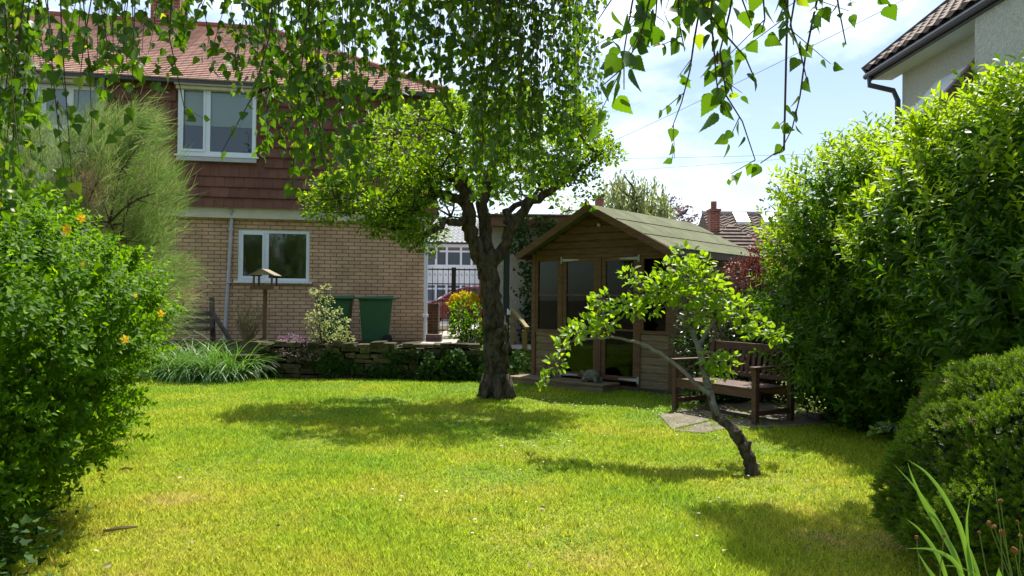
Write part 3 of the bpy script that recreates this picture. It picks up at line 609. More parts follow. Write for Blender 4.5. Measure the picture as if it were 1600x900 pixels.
for a, b, hs in ((d0, dm-.035, -1), (dm+.035, d1, 1)):
    w = MB(); w.box(a, a+.07, -.04, 0, dB, dT).box(b-.07, b, -.04, 0, dB, dT).box(a+.07, b-.07, -.038, 0, dT-.06, dT).box(a+.07, b-.07, -.038, 0, gb-.07, gb).box(a+.07, b-.07, -.036, 0, dB, dB+.05)
    d = w.build('door', 'shedwood', sh, bevel=.003)
    m = MB(); boards(m, a+.07, b-.07, dB+.05, gb-.07, lambda u, y, z: (u, y-.004, z)); m.build('kick_boards', 'shedgrey', d)
    for zz in (SF(910, 461)[1], SF(910, 513)[1]): MB().box(a+.07, b-.07, -.034, -.008, zz-.012, zz+.012).build('glazing_bar', 'shedwood', d)
    MB().box(a+.06, b-.06, -.022, -.018, gb, dT-.05).build('pane', 'shedglass', d)
    for zz in (dT-.03, gb-.04):
        e = a if hs < 0 else b; t = e-hs*.3
        MB().prism([(e, zz-.022), (e, zz+.022), (t, zz+.008), (t, zz-.008)] if hs < 0 else [(t, zz-.008), (t, zz+.008), (e, zz+.022), (e, zz-.022)], -.05, -.0405).box(e-.012+hs*.02, e+.012+hs*.02, -.056, -.046, zz-.05, zz+.05).build('hinge', 'pipe', d)
MB().box(dm-.033, dm+.033, -.055, -.01, dB, dT).build('door_stop', 'shedwood', sh, bevel=.004)
# roof
OH, FO = .10, .31
m = MB()
for sgn in (-1, 1):
    e = SW/2+sgn*(SW/2+OH); ez = sh_e-.02; vs = []
    for y in (-FO, SD+.06):
        vs += [(SW/2, y, sh_r), (e, y, ez), (e, y, ez-.02), (SW/2, y, sh_r-.02)]
    m.add(vs, [(0, 1, 5, 4), (3, 7, 6, 2), (0, 3, 2, 1), (4, 5, 6, 7), (1, 2, 6, 5)])
    for k_ in (.36, .38, .72, .74)[::2]:     # felt laps
        p0 = (SW/2+(e-SW/2)*k_, sh_r+(ez-sh_r)*k_+.005)
        m.beam((p0[0], -FO, p0[1]), (p0[0], SD+.06, p0[1]), .012, .005)
rf = m.build('roof', 'felt', sh)
m = MB()
for sgn in (-1, 1):
    e = SW/2+sgn*(SW/2+OH+.03); m.beam((SW/2, -FO-.02, sh_r-.05), (e, -FO-.02, sh_e-.1), .022, .1)
m.build('bargeboard', 'shedwood', sh)
MB().prism([(SW/2-.045, sh_r-.12), (SW/2+.045, sh_r-.12), (SW/2+.045, sh_r+.0), (SW/2, sh_r+.06), (SW/2-.045, sh_r)], -FO-.055, -FO-.032).build('finial', 'shedwood', sh)
m = MB(); 
for x in (-OH+.0, SW+OH-.02): m.box(x, x+.02, -FO, SD+.05, sh_e-.13, sh_e-.045)
m.build('fascia', 'benchwood', sh)
lp = SF(938, 351); MB().ball((lp[0], -.04, lp[1]), (.035, .03, .035), 10, 6).build('round_lamp', 'pipe', sh, smooth=True)
MB().box(0, SW, .001, SD, -.0, .055).build('base_bearers', 'oldwood', sh)
# step
st = thing('timber_step', 'low weathered timber step along the foot of the summerhouse doors', 'step', SO, SA)
MB().box(-.12, 1.62, -.52, -.08, .085, .115).box(-.1, 1.6, -.5, -.08, .0, .084).build('step_platform', 'shedgrey', st, bevel=.006)
MB().box(-.42, -.125, -.42, -.02, 0, .06).build('side_block', 'shedgrey', st, bevel=.006)
def local(o, u, y, z): return SO+SU*u+SN*y+np.array([0, 0, z])
# stone tortoise
tu = 1.28; tt = thing('tortoise_ornament', 'grey mottled stone tortoise at right of the timber step', 'ornament', local(0, tu, -.30, .115), SA)
MB().ball((0, 0, .095), (.13, .095, .085), 16, 10, .04).build('shell', 'statue', tt, smooth=True)
MB().ball((-.165, -.0, .13), (.038, .03, .03), 10, 8).tube([(-.09, 0, .085), (-.16, 0, .125)], [.032, .024], 8).build('head', 'statue', tt, smooth=True)
for sx in (-.085, .095):
    for sy in (-.06, .06): MB().tube([(sx, sy, .07), (sx+(-.02 if sx < 0 else .03), sy*1.3, .0)], [.032, .027], 8).build('leg', 'statue', tt, smooth=True)
# seated animal
t2 = thing('animal_ornament', 'brown weathered stone animal lump at left of the timber step', 'ornament', local(0, .42, -.26, .115), SA)
MB().ball((0, 0, .07), (.085, .07, .085), 14, 8, .06).ball((.075, -.01, .05), (.055, .05, .055), 12, 8, .05).ball((-.03, 0, .15), (.05, .045, .05), 12, 8, .05).tube([(-.055, 0, .18), (-.06, 0, .215)], [.02, .012], 6).tube([(-.01, 0, .185), (-.005, 0, .215)], [.02, .012], 6).build('stone_body', 'statue2', t2, smooth=True)

# ================================================================= BENCH
A_ = np.array([2.575, 7.966, 0]); B_ = np.array([1.958, 9.007, 0])   # front right, front left legs
bu = (A_-B_)/np.linalg.norm(A_-B_); bl = float(np.linalg.norm(A_-B_)); ba = math.atan2(bu[1], bu[0])
bn = thing('garden_bench', 'dark brown slatted wooden bench on paving beside the summerhouse', 'bench', B_, ba)
# local: x along front (0..bl), y back
BD = .55
for x in (0, bl): MB().box(x-.03, x+.03, -.03, .03, .0, .59).build('leg', 'benchwood', bn, bevel=.005)
for x in (0, bl): MB().beam((x, BD, 0), (x, BD, .42), .06, .06).beam((x, BD, .41), (x, BD+.1, .83), .06, .055, (0, 1, 0)).build('rear_post', 'benchwood', bn, bevel=.004)
for x in (0, bl): MB().prism([(-.05, .592), (BD+.02, .592), (BD+.02, .617), (-.05, .617)], x-.04, x+.04, 'x').build('armrest', 'benchwood', bn, bevel=.006)
m = MB()
for i in range(6): y0 = -.02+i*.093; m.box(.031, bl-.031, y0, y0+.08, .365, .387)
m.build('seat', 'benchwood', bn, bevel=.004)
MB().box(.031, bl-.031, -.015, .01, .28, .363).box(.031, bl-.031, BD-.03, BD-.0, .28, .363).build('seat_rail', 'benchwood', bn)
MB().beam((.031, BD+.088, .775), (bl-.031, BD+.088, .775), .03, .085).beam((.031, BD+.022, .455), (bl-.031, BD+.022, .455), .03, .05).build('back_rail', 'benchwood', bn, bevel=.004)
ns = 14
for i in range(ns):
    x = .07+(bl-.14)*i/(ns-1); MB().beam((x, BD+.03, .47), (x, BD+.08, .74), .045, .012, (0, 1, 0)).build('back_slat', 'benchwood', bn)
for x in (0, bl): MB().box(x-.02, x+.02, .031, BD-.031, .1, .15).build('stretcher', 'benchwood', bn)

# ================================================================= RETAINING WALL, BINS, BIRD TABLE
rw = MB()
def wallstones():
    for row in range(7):
        x = -4.2; z0 = row*.083
        while x < -.55:
            w = random.uniform(.1, .32); h = random.uniform(.07, .1); y = 12.0+random.uniform(-.03, .03)+.15*math.sin(x)*.2
            if not (row == 6 and random.random() < .35):
                zz = z0+random.uniform(-.012, .012); b0 = len(rw.v); rw.box(x, x+w-.012, y, y+.36, zz, zz+h-.006)
                for i in range(b0, b0+8): v = rw.v[i]; rw.v[i] = tuple(c+random.uniform(-.014, .014) for c in v)
            x += w
wallstones()
for i in range(16): x = -4.0+i*.22; rw.box(x, x+random.uniform(.14, .26), 11.99+random.uniform(-.03, .03), 12.3, .51+random.uniform(-.02, .02), .55+random.uniform(-.02, .03))
tag(rw.build('stone_wall', 'stone', None, bevel=.012), 'low dark mossy dry stone retaining wall behind the lawn', 'wall')
tag(MB().box(-4.35, -3.95, 11.7, 12.3, .33, .385).box(-4.3, -4.0, 11.72, 12.28, 0, .329).build('stone_step', 'stone', None, bevel=.015), 'flat grey stone slab at the left end of the low wall', 'slab')
# caping stones pale
for i in range(9): pass
def wheelie(loc, rz, label):
    t = thing('wheelie_bin', label, 'bin', loc, rz, 'green wheelie bins against the brick wall'); t.scale = (.98, .98, .86)
    m = MB(); b, tp, H_ = (.21, .25), (.265, .31), .95
    vs = []
    for z, (x, y), s in ((.06, b, 1), (.5, ((b[0]+tp[0])/2, (b[1]+tp[1])/2), 1), (.93, tp, 1), (.97, (tp[0]+.03, tp[1]+.03), 1)):
        vs += [(-x, -y, z), (x, -y, z), (x, y, z), (-x, y, z)]
    fs = [(3, 2, 1, 0)]+[(i*4+j, i*4+(j+1) % 4, i*4+4+(j+1) % 4, i*4+4+j) for i in range(3) for j in range(4)]
    m.add(vs, fs).build('body', 'bin', t, bevel=.02)
    l = MB(); l.add([(-.31, -.36, .972), (.31, -.36, .972), (.31, .36, .972), (-.31, .36, .972), (-.29, -.34, 1.02), (.29, -.34, 1.02), (.27, .33, 1.05), (-.27, .33, 1.05)], [(3, 2, 1, 0), (4, 5, 6, 7), (0, 1, 5, 4), (1, 2, 6, 5), (2, 3, 7, 6), (3, 0, 4, 7)]).build('lid', 'bin', t, bevel=.018)
    MB().tube([(-.24, .36, .98), (-.24, .43, 1.0), (.24, .43, 1.0), (.24, .36, .98)], .016, 8).build('handle', 'bin', t)
    for sx in (-.24, .24): MB().tube([(sx-.03, .22, .1), (sx+.03, .22, .1)], .1, 16).build('wheel', 'rubber', t)
    return t
g = at(587, 500, 14.3); wheelie((g[0], 14.3, .43), math.radians(-80), 'green wheelie bin standing clear at the right, near the house corner')
g = at(524, 500, 14.25); wheelie((g[0], 14.25, .43), math.radians(-84), 'green wheelie bin half hidden behind the pale leafy shrub')
bt = at(413, 543, 12.75); bt = np.array([bt[0], 12.75, .42])
b = thing('bird_table', 'brown wooden bird table with pitched roof on a tall post', 'bird table', bt)
zt = at(415, 450, 12.75)[2]-.42; zr = at(415, 426, 12.75)[2]-.42
MB().box(-.025, .025, -.025, .025, 0, zt-.02).build('post', 'tabletop', b)
MB().box(-.19, .19, -.16, .16, zt-.02, zt).box(-.19, .19, -.17, -.161, zt-.025, zt+.03).box(-.19, .19, .161, .17, zt-.025, zt+.03).box(-.2, -.191, -.17, .17, zt-.025, zt+.03).box(.191, .2, -.17, .17, zt-.025, zt+.03).build('tray', 'tabletop', b)
for x in (-.15, .15):
    for y in (-.13, .13): MB().box(x-.014, x+.014, y-.014, y+.014, zt+.001, zr-.035).build('upright', 'tabletop', b)
m = MB()
for s in (-1, 1): m.add([(-.0, -.2, zr+.06), (s*.22, -.2, zr-.05), (s*.22, .2, zr-.05), (0, .2, zr+.06), (0, -.2, zr+.045), (s*.21, -.2, zr-.062), (s*.21, .2, zr-.062), (0, .2, zr+.045)], [(0, 1, 2, 3), (4, 7, 6, 5), (0, 4, 5, 1), (3, 2, 6, 7), (1, 5, 6, 2)])
m.prism([(-.19, zr-.045), (.19, zr-.045), (0, zr+.05)], -.19, -.178).build('roof', principled('pale_bird_roof', (.26, .22, .16), .8, .3, (.2, .16, .11), 8), b)
for dx, dy in ((-.3, -.25), (.22, -.12), (.0, .3)): MB().beam((dx*.1, dy*.1, .16), (dx, dy, -.06), .03, .045).build('foot', 'tabletop', b)
# weathered timber thing behind the lily clump
q = at(318, 500, 13.4); wp = thing('timber_bench', 'grey weathered timber bench half hidden behind the strap leaved clump', 'bench', (q[0], 13.4, .42))
MB().box(-.9, .15, -.02, .02, .38, .48).box(-.9, .15, -.02, .02, .52, .6).build('back_rail', 'oldwood', wp)
MB().beam((.18, 0, 0), (.14, 0, .85), .07, .07).build('post', 'oldwood', wp)
MB().beam((.15, -.05, .62), (.55, -.05, .02), .1, .05).build('brace', 'oldwood', wp)
MB().beam((-.9, -.25, .3), (.2, -.25, .3), .4, .05).build('seat', 'oldwood', wp)
# pots/edge near house corner: low dark brick plinth
q = at(678, 527, 15.2); tag(MB().box(q[0]-.14, q[0]+.16, 15.0, 15.3, .3, q[2]+.06).build('brick_plinth', 'darkbrick'), 'small dark brick plinth at the foot of the house corner', 'plinth')

# ================================================================= GATE, CAR, HOUSE OVER THE STREET
gY = 17.4; gx0, gx1 = at(665, 470, gY)[0], at(752, 470, gY)[0]; gz0, gz1 = .46, at(700, 420, gY)[2]
gt = thing('iron_gate', 'black wrought iron gate with scrolled top rail beyond the house', 'gate', (gx0, gY, gz0)); gw, gh = gx1-gx0, gz1-gz0
MB().box(0, .03, -.014, .014, 0, gh).box(gw-.03, gw, -.014, .014, 0, gh).box(0, gw, -.012, .012, gh-.03, gh).box(0, gw, -.012, .012, gh-.36, gh-.335).box(0, gw, -.012, .012, .08, .11).box(0, gw, -.012, .012, gh*.5, gh*.5+.02).build('frame', 'iron', gt)
for i in range(11): x = .03+i*(gw-.06)/10; MB().box(x-.007, x+.007, -.007, .007, .0, gh+.02).build('bar', 'iron', gt)
for i in range(10):
    x = .03+(i+.5)*(gw-.06)/10; m = MB()
    for sgn in (1,): m.tube([(x+sgn*.03*math.cos(a)*a/6, 0, gh-.19+sgn*.07+.04*math.sin(a)*a/5) for a in np.linspace(.5, 6, 9)], .005, 4)
    m.build('scroll', 'iron', gt)
cx = at(709, 440, gY-.05)[0]-gx0; MB().box(cx-.05, cx+.05, -.09, -.02, 0, gh+.03).build('post', 'iron', gt)
q0, q1 = at(667, 513, 18.2), at(685, 474, 18.2); tag(MB().box(q0[0], q1[0], 18.2, 18.6, .3, q1[2]).build('gate_pier', 'darkbrick', None, bevel=.01), 'dark brick gate pier seen through the gate bars', 'pier')
q = at(751, 470, 16.6); of = thing('timber_fence', 'orange brown timber fence post and panel right of the gate', 'fence', (q[0], 16.6, .4))
MB().box(-.035, .035, -.04, .04, 0, 1.95-.4+.2).build('post', 'orangewood', of); MB().box(-.01, .01, .041, 5, .05, 1.5).build('panel', 'orangewood', of)
# car
cY = 29.; cl = at(648, 505, cY); car = thing('parked_car', 'red hatchback parked in the street behind the gate', 'car', (cl[0]-.2, cY, .222))
prof = [(.0, .35), (.05, .62), (.25, .78), (.95, .92), (1.1, .97), (1.75, 1.38), (2.2, 1.5), (2.9, 1.5), (3.5, 1.4), (4.0, 1.02), (4.12, .9), (4.15, .4), (3.75, .3), (3.7, .5), (3.5, .62), (3.2, .62), (3.0, .5), (2.95, .28), (1.25, .28), (1.2, .5), (1.0, .62), (.72, .62), (.5, .5), (.45, .3)]
m = MB(); n = len(prof); rings = []
for y, k in ((-.86, .0), (-.8, .05), (.8, .05), (.86, 0)):
    for (x, z) in prof: rings.append((x if z < 1.0 else 2.5+(x-2.5)*(1-(.0 if k else .03)), y*(1 if z < 1 else .86), z))
m.add(rings, [tuple(range(n))[::-1], tuple(range(3*n, 4*n))]+[(r*n+i, r*n+(i+1) % n, (r+1)*n+(i+1) % n, (r+1)*n+i) for r in range(3) for i in range(n)]).build('body', 'red', car, bevel=.03)
for pts in ([(1.3, .98), (1.85, 1.37), (2.25, 1.42), (2.25, .98)], [(2.33, .98), (2.33, 1.42), (2.9, 1.42), (3.1, 1.38), (3.2, .98)], [(3.28, 1.0), (3.2, 1.36), (3.5, 1.3), (3.75, 1.03)]): MB().prism(pts, -.775, -.735).build('window', 'carglass', car)
m = MB(); m.quad((1.02, -.66, .99), (1.72, -.6, 1.375), (1.72, .6, 1.375), (1.02, .66, .99)); m.build('windscreen', 'carglass', car)
for x in (.86, 3.35):
    w = MB().tube([(x, -.88, .31), (x, -.68, .31)], .31, 20).build('wheel', 'rubber', car); MB().tube([(x, -.89, .31), (x, -.881, .31)], .2, 12).build('rim', 'chrome', w)
    MB().tube([(x, .68, .31), (x, .88, .31)], .31, 20).build('wheel', 'rubber', car)
MB().ball((.2, -.6, .7), (.14, .16, .07)).build('headlight', 'chrome', car, smooth=True); MB().ball((1.35, -.95, 1.0), (.07, .1, .07)).build('wing_mirror', 'red', car, smooth=True)
# white house over the street
wY = 44.; q = at(650, 500, wY); bh = thing('bay_window_house', 'white fronted house with double bay windows across the street', 'house', (q[0]-2, wY, .34))
X = lambda px: at(px, 450, wY)[0]-q[0]+2; Z = lambda py: at(700, py, wY)[2]-.34
MB().box(-6, 14, 1.0, 6, 0, Z(378)).build('wall', 'whitewall', bh)
bx0, bx1 = X(664), X(752); by = .3
def bay(z0, z1, pa=None):
    MB().add([(bx0, 1, z0), (bx0+.6, by, z0), (bx1-.6, by, z0), (bx1, 1, z0), (bx0, 1, z1), (bx0+.6, by, z1), (bx1-.6, by, z1), (bx1, 1, z1)], [(0, 1, 5, 4), (1, 2, 6, 5), (2, 3, 7, 6), (4, 5, 6, 7), (3, 2, 1, 0)]).build('bay_panel', 'whitewall', bh)
bay(Z(478)-2, Z(472)); bay(Z(443), Z(416)); bay(Z(383), Z(379))
for (za, zb) in ((Z(416), Z(383)), (Z(472), Z(443))):
    f = MB(); pb = [(bx0, 1), (bx0+.6, by), (bx1-.6, by), (bx1, 1)]
    w0, w1 = bx0+.6, bx1-.6; zr2 = za+(zb-za)*.72
    us = [w0, w0+(w1-w0)*.3, w0+(w1-w0)*.7, w1]
    for u in us: f.box(u-.06, u+.06, by, by+.08, za, zb)
    for z_ in (za+.05, zr2, zb-.05):
        f.box(w0, w1, by+.001, by+.079, z_-.05, z_+.05)
        f.beam((bx0, 1, z_), (w0, by, z_), .08, .1); f.beam((w1, by, z_), (bx1, 1, z_), .08, .1)
    fo = f.build('window', 'whitewall', bh)
    dg = principled('street_window_glass', (.09, .11, .13), .08, .6)
    MB().quad((w0, by+.05, za), (w1, by+.05, za), (w1, by+.05, zb), (w0, by+.05, zb)).quad((bx0, 1.02, za), (w0, by+.05, za), (w0, by+.05, zb), (bx0, 1.02, zb)).quad((w1, by+.05, za), (bx1, 1.02, za), (bx1, 1.02, zb), (w1, by+.05, zb)).build('pane', dg, fo)
m = MB()
for i in range(16):
    t0, t1 = i/16, (i+1)/16; a = (.1+t0*2.6, Z(379)+t0*(Z(340)-Z(379))*1.12); b2 = (.1+t1*2.6, Z(379)+t1*(Z(340)-Z(379))*1.12)
    for j in range(int(20/.28)):
        x0 = -6.3+j*.28; m.add([(x0, a[0]-.05, a[1]+.02), (x0+.14, a[0]-.05, a[1]+.09), (x0+.28, a[0]-.05, a[1]+.02), (x0+.28, b2[0], b2[1]), (x0+.14, b2[0], b2[1]+.06), (x0, b2[0], b2[1])], [(0, 1, 4, 5), (1, 2, 3, 4)])
m.build('roof', 'greytile', bh)
MB().box(-6.2, 13.6, .02, .2, Z(381), Z(378)).build('gutter', 'iron', bh)

# ---------------- roofs far right, chimneys
def tilehouse(name, label, x0, x1, Y, ez, rz, depth, mat='greytile'):
    t = thing(name, label, 'house', (x0, Y, 0)); w = x1-x0
    MB().box(.1, w-.1, .3, depth*2-.3, 0, ez).build('wall', 'redbrick', t)
    m = MB(); nr = 16
    for i in range(nr):
        a = (i/nr*depth, ez+(rz-ez)*i/nr); b2 = ((i+1)/nr*depth, ez+(rz-ez)*(i+1)/nr); nj = int(w/.3)
        for j in range(nj):
            u = j*w/nj; s = w/nj; m.add([(u, a[0]-.04, a[1]+.02), (u+s/2, a[0]-.04, a[1]+.09), (u+s, a[0]-.04, a[1]+.02), (u+s, b2[0], b2[1]), (u+s/2, b2[0], b2[1]+.05), (u, b2[0], b2[1]), (u, a[0]-.04, a[1]-.05), (u+s, a[0]-.04, a[1]-.05)], [(0, 1, 4, 5), (1, 2, 3, 4), (6, 7, 2, 1, 0)])
    m.quad((0, depth, rz), (w, depth, rz), (w, 2*depth, ez), (0, 2*depth, ez)); m.add([(0, 0, ez), (0, depth, rz), (0, 2*depth, ez)], [(0, 1, 2)]); m.add([(w, 0, ez), (w, depth, rz), (w, 2*depth, ez)], [(0, 2, 1)])
    r = m.build('roof', mat, t); MB().tube([(0, depth, rz+.05), (w, depth, rz+.05)], .1, 6).build('ridge_tiles', 'pipe', r); return t, r
RYd = 26.
e = at(1130, 388, RYd); r_ = at(1140, 333, RYd+2.2)
th, rr = tilehouse('skylight_house', 'brown tiled house roof with two skylights above the summerhouse roof', at(1124, 380, RYd)[0], at(1124, 380, RYd)[0]+9, RYd, e[2]-.3, r_[2], 2.4)
for px in (1158, 1201):
    dz = (r_[2]-e[2]+.3)/2.2; dz = (r_[2]-(e[2]-.3))/2.4
    c = onplane(px, 343, np.array([0, RYd, e[2]-.3]), np.array([0, -dz, 1.]))-np.array([at(1124, 380, RYd)[0], RYd, 0])
    f = MB().add([(c[0]-.25, c[1]-.32, c[2]-.32*dz+.13), (c[0]+.25, c[1]-.32, c[2]-.32*dz+.13), (c[0]+.25, c[1]+.32, c[2]+.32*dz+.13), (c[0]-.25, c[1]+.32, c[2]+.32*dz+.13), (c[0]-.25, c[1]-.32, c[2]-.32*dz-.05), (c[0]+.25, c[1]-.32, c[2]-.32*dz-.05), (c[0]+.25, c[1]+.32, c[2]+.32*dz-.05), (c[0]-.25, c[1]+.32, c[2]+.32*dz-.05)], [(0, 1, 2, 3), (0, 4, 5, 1), (1, 5, 6, 2), (2, 6, 7, 3), (3, 7, 4, 0)]).build('skylight', principled('skylight_glass', (.75, .8, .85), .25, .9, metal=.3), rr)  # pale base colour stands in for sky reflected in the panes
q0, q1 = at(1110, 360, 25.6), at(1125, 330, 25.6); hw = q1[0]-q0[0]
c = MB().box(q0[0], q1[0], 25.6, 26.0, 1, q1[2]).box(q0[0]-.03, q1[0]+.03, 25.55, 26.05, q1[2], q1[2]+.08).build('brick_chimney', 'redbrick'); tag(c, 'tall red brick chimney left of the skylight roof', 'chimney')
MB().tube([((q0[0]+q1[0])/2-.0, 25.8, q1[2]+.08), ((q0[0]+q1[0])/2, 25.8, q1[2]+.35)], .1, 10).build('chimney_pot', 'redbrick', c)
# hipped dormer gable in front of it
dg0, dg1, dgt = at(1124, 366, 24.6), at(1186, 383, 24.6), at(1153, 347, 24.6)
m = MB()
dn = thing('hipped_roof', 'small brown hipped roof below the skylight roof', 'roof', (dgt[0], 24.6, 0)); bz = at(1150, 388, 24.6)[2]
m.courses((-1.0, 0, bz), (1.0, 0, bz), (-.05, .9, dgt[2]), (.05, .9, dgt[2]), 7, .05); m.courses((1.0, 0, bz), (1.0, 1.8, bz), (.05, .9, dgt[2]), (.05, .9, dgt[2]), 7, .05); m.courses((-1.0, 1.8, bz), (-1.0, 0, bz), (-.05, .9, dgt[2]), (-.05, .9, dgt[2]), 7, .05)
m.build('tiles', 'greytile', dn); MB().box(-.85, .85, .15, 1.6, 0, bz).build('wall', 'redbrick', dn)
q = at(936, 320, 32); c = tag(MB().box(q[0]-.16, q[0]+.16, 31.8, 32.2, .3, q[2]+.3).box(q[0]-.2, q[0]+.2, 31.76, 32.24, q[2]+.3, q[2]+.36).build('brick_chimney', 'redbrick'), 'small distant red chimney beside the summerhouse ridge', 'chimney')

# overhead wires
for i, (p, Ya, q, Yb, lab) in enumerate((((700, 330), 17, (1700, -150), 8.5, 'overhead cable slanting steeply to the upper right'), ((700, 250), 30, (1700, 222), 30, 'upper of two thin level cables crossing the sky'), ((700, 283), 32, (1700, 205), 32, 'lower of two thin cables crossing the sky'))):
    a, b2 = at(*p, Ya), at(*q, Yb); pts = [a*(1-t)+b2*t-np.array([0, 0, .5*4*t*(1-t)*.35]) for t in np.linspace(0, 1, 14)]
    tag(MB().tube(pts, .004 if i == 0 else .008, 4).build('overhead_wire', 'wire'), lab, 'cable')

# ================================================================= BACKGROUND TREES
def trunk_branches(parent, base, top, r, mat='bark', n=10, spread=1.):
    m = MB(); base = np.array(base, float); top = np.array(top, float)
    m.tube([base, base*.6+top*.4+rng.normal(size=3)*.05*spread, top], [r, r*.7, r*.35], 7)
    return m
def fartree(name, label, cs, mat, leafsz, per, base, r, tmpl=SIMPLE, up=.1, droop=False):
    t = thing(name, label, 'tree', base); b = np.array(base, float)
    C3 = np.array([c[:3] for c in cs])-b; rd = [c[3] for c in cs]
    m = trunk_branches(t, (0, 0, 0), C3.mean(0)+np.array([0, 0, -.3]), r); sk = [C3.mean(0)*k_ for k_ in (.5, .7, .85, 1)]
    m.build('trunk', 'bark', t, smooth=True); m = MB()
    for c in C3: connect(m, sk, c, r*.3, r*.08)
    m.build('branches', 'bark', t)
    if droop:
        P = []; D = []
        for c, rr in zip(C3, rd):
            for _ in range(int(per*rr*rr)):
                d = unit(rng.normal(size=3)); p = c+d*rr*rng.uniform(.6, 1); L_ = rng.uniform(.6, 1.6)
                k_ = int(L_/.13); zz = np.arange(k_)*.13; q = np.tile(p, (k_, 1)); q[:, 2] -= zz; q[:, :2] += d[:2]*.1*zz[:, None]+rng.normal(size=(k_, 2))*.04; P.append(q)
        P = np.concatenate(P); D = rng.normal(size=P.shape)*.35; D[:, 2] -= 1; R = frames(D, rng.normal(size=P.shape)); sc = rng.uniform(leafsz*.7, leafsz*1.3, len(P))
    else: P, R, sc = cluster_leaves(C3, rd, per, leafsz*.7, leafsz*1.2, up)
    scatter('foliage', tmpl, P, R, sc, mat, t); return t
cs = [(*at(px, py, Y), r) for px, py, Y, r in ((975, 275, 35, .5), (960, 300, 35, .9), (985, 300, 35.5, 1.1), (1015, 300, 35, .9), (1005, 325, 35, 1.1), (1035, 325, 35, .7), (955, 330, 35, 1.0), (985, 335, 34.6, 1.1), (1035, 345, 35, .8))]
g0 = at(990, 400, 35); fartree('willow_tree', 'pale green weeping willow behind the summerhouse roof', cs, 'willow', .24, 60, (g0[0], 35, 0), .35, LANCE, droop=True)
cs = [(*at(px, py, Y), r) for px, py, Y, r in ((1055, 340, 38, .7), (1075, 335, 38, .5), (1045, 325, 39, .8), (1085, 345, 38, .35))]
g0 = at(1065, 400, 38); fartree('copper_tree', 'purple grey leaved tree right of the weeping willow', cs, 'copper', .17, 330, (g0[0], 38, 0), .25)
cs = [(*at(px, py, Y), r) for px, py, Y, r in ((1212, 300, 31, .35), (1228, 287, 31, .3), (1200, 318, 31, .3), (1225, 315, 31, .4), (1240, 300, 31, .4), (1190, 328, 31, .18), (1250, 320, 31, .5), (1209, 285, 31, .15))]
g0 = at(1222, 400, 31); fartree('sparse_tree', 'thin dark tree silhouetted above the skylight house', cs, 'fartree', .15, 190, (g0[0], 31, 0), .12)
cs = [(*at(px, py, Y), r) for px, py, Y, r in ((890, 322, 36, .6), (875, 335, 36, .6), (900, 330, 36, .4))]
g0 = at(885, 400, 36); fartree('pale_tree', 'small pale green tree beyond the garage roof', cs, 'willow', .2, 150, (g0[0], 36, 0), .2)
cs = [(*at(px, py, Y), r) for px, py, Y, r in ((700, 330, 50, 1.2), (760, 345, 50, 1.1), (790, 350, 50, 1.))]
g0 = at(735, 400, 50); fartree('street_tree', 'dark green tree behind the white fronted house', cs, 'fartree', .3, 60, (g0[0], 50, 0), .25)

# ================================================================= APPLE TREE
AT = onground(776, 622); AY = AT[1]
ap = thing('apple_tree', 'old gnarled apple tree with leaning dark trunk in mid lawn', 'tree', AT)
PP = lambda px, py, dy=0.: at(px, py, AY+dy)-AT
m = MB()
trk = [(778, 628, 0, .215), (776, 612, 0, .19), (776, 590, 0, .165), (774, 565, 0, .18), (773, 540, 0, .165), (774, 510, .0, .19), (770, 480, 0, .15), (766, 450, 0, .145), (762, 420, 0, .15), (757, 395, 0, .165)]
pts = [PP(a, b, c) for a, b, c, d in trk]; rd = [d*.86 for *_, d in trk]; trk = [(a, b, c, d*.86) for a, b, c, d in trk]
# densify with wobble
def dens(pts, rd, k=4, w=.012):
    P = []; R = []
    for i in range(len(pts)-1):
        for j in range(k):
            t = j/k; P.append(np.array(pts[i])*(1-t)+np.array(pts[i+1])*t+rng.normal(size=3)*w); R.append(rd[i]*(1-t)+rd[i+1]*t)
    P.append(np.array(pts[-1])); R.append(rd[-1]); return P, R
skel = []
def limb(m, lst, n=10, w=.015, jit=.09, base=PP):
    pts = [base(a, b, c) for a, b, c, d in lst]; rd = [d for *_, d in lst]; P, R = dens(pts, rd, 4, w); m.tube(P, R, n, jit); skel.extend(P); return P
limb(m, trk, 22, .008, .13)
for q_, s_ in (((762, 505, -.13), .07), ((791, 545, -.12), .06), ((768, 470, -.11), .05), ((785, 590, -.12), .06), ((752, 430, -.05), .05), ((779, 520, -.16), .055)): m.ball(PP(*q_), (s_, s_, s_*1.3), 9, 6, .3)
for a_ in np.linspace(0, 6.28, 8)[:-1]: u_ = np.array([math.cos(a_+.3), math.sin(a_+.3), 0]); m.tube([u_*.1+[0, 0, .3], u_*.17+[0, 0, .12], u_*.215+[0, 0, .035], u_*.28+[0, 0, -.03]], [.08, .07, .045, .02], 8, .12)
limb(m, [(752, 405, 0, .12), (738, 370, -.05, .10), (732, 335, -.1, .09), (728, 300, -.1, .085), (722, 260, 0, .07), (712, 220, .1, .05), (705, 185, .1, .03)])
limb(m, [(762, 405, .02, .10), (757, 360, .1, .085), (752, 320, .15, .08), (765, 275, .25, .065), (785, 235, .3, .05), (795, 190, .3, .03)])
limb(m, [(768, 412, 0, .1), (788, 382, -.05, .075), (803, 350, -.1, .07), (822, 322, -.1, .065), (858, 300, -.15, .05), (895, 275, -.2, .035), (925, 250, -.2, .02)])
limb(m, [(800, 352, -.1, .05), (790, 330, .2, .045), (815, 318, .5, .04), (850, 290, .7, .02)])
limb(m, [(736, 330, -.05, .075), (720, 312, -.15, .065), (700, 304, -.25, .06), (672, 308, -.35, .05), (645, 318, -.45, .045), (618, 330, -.5, .035), (590, 335, -.5, .025), (560, 333, -.5, .015)])
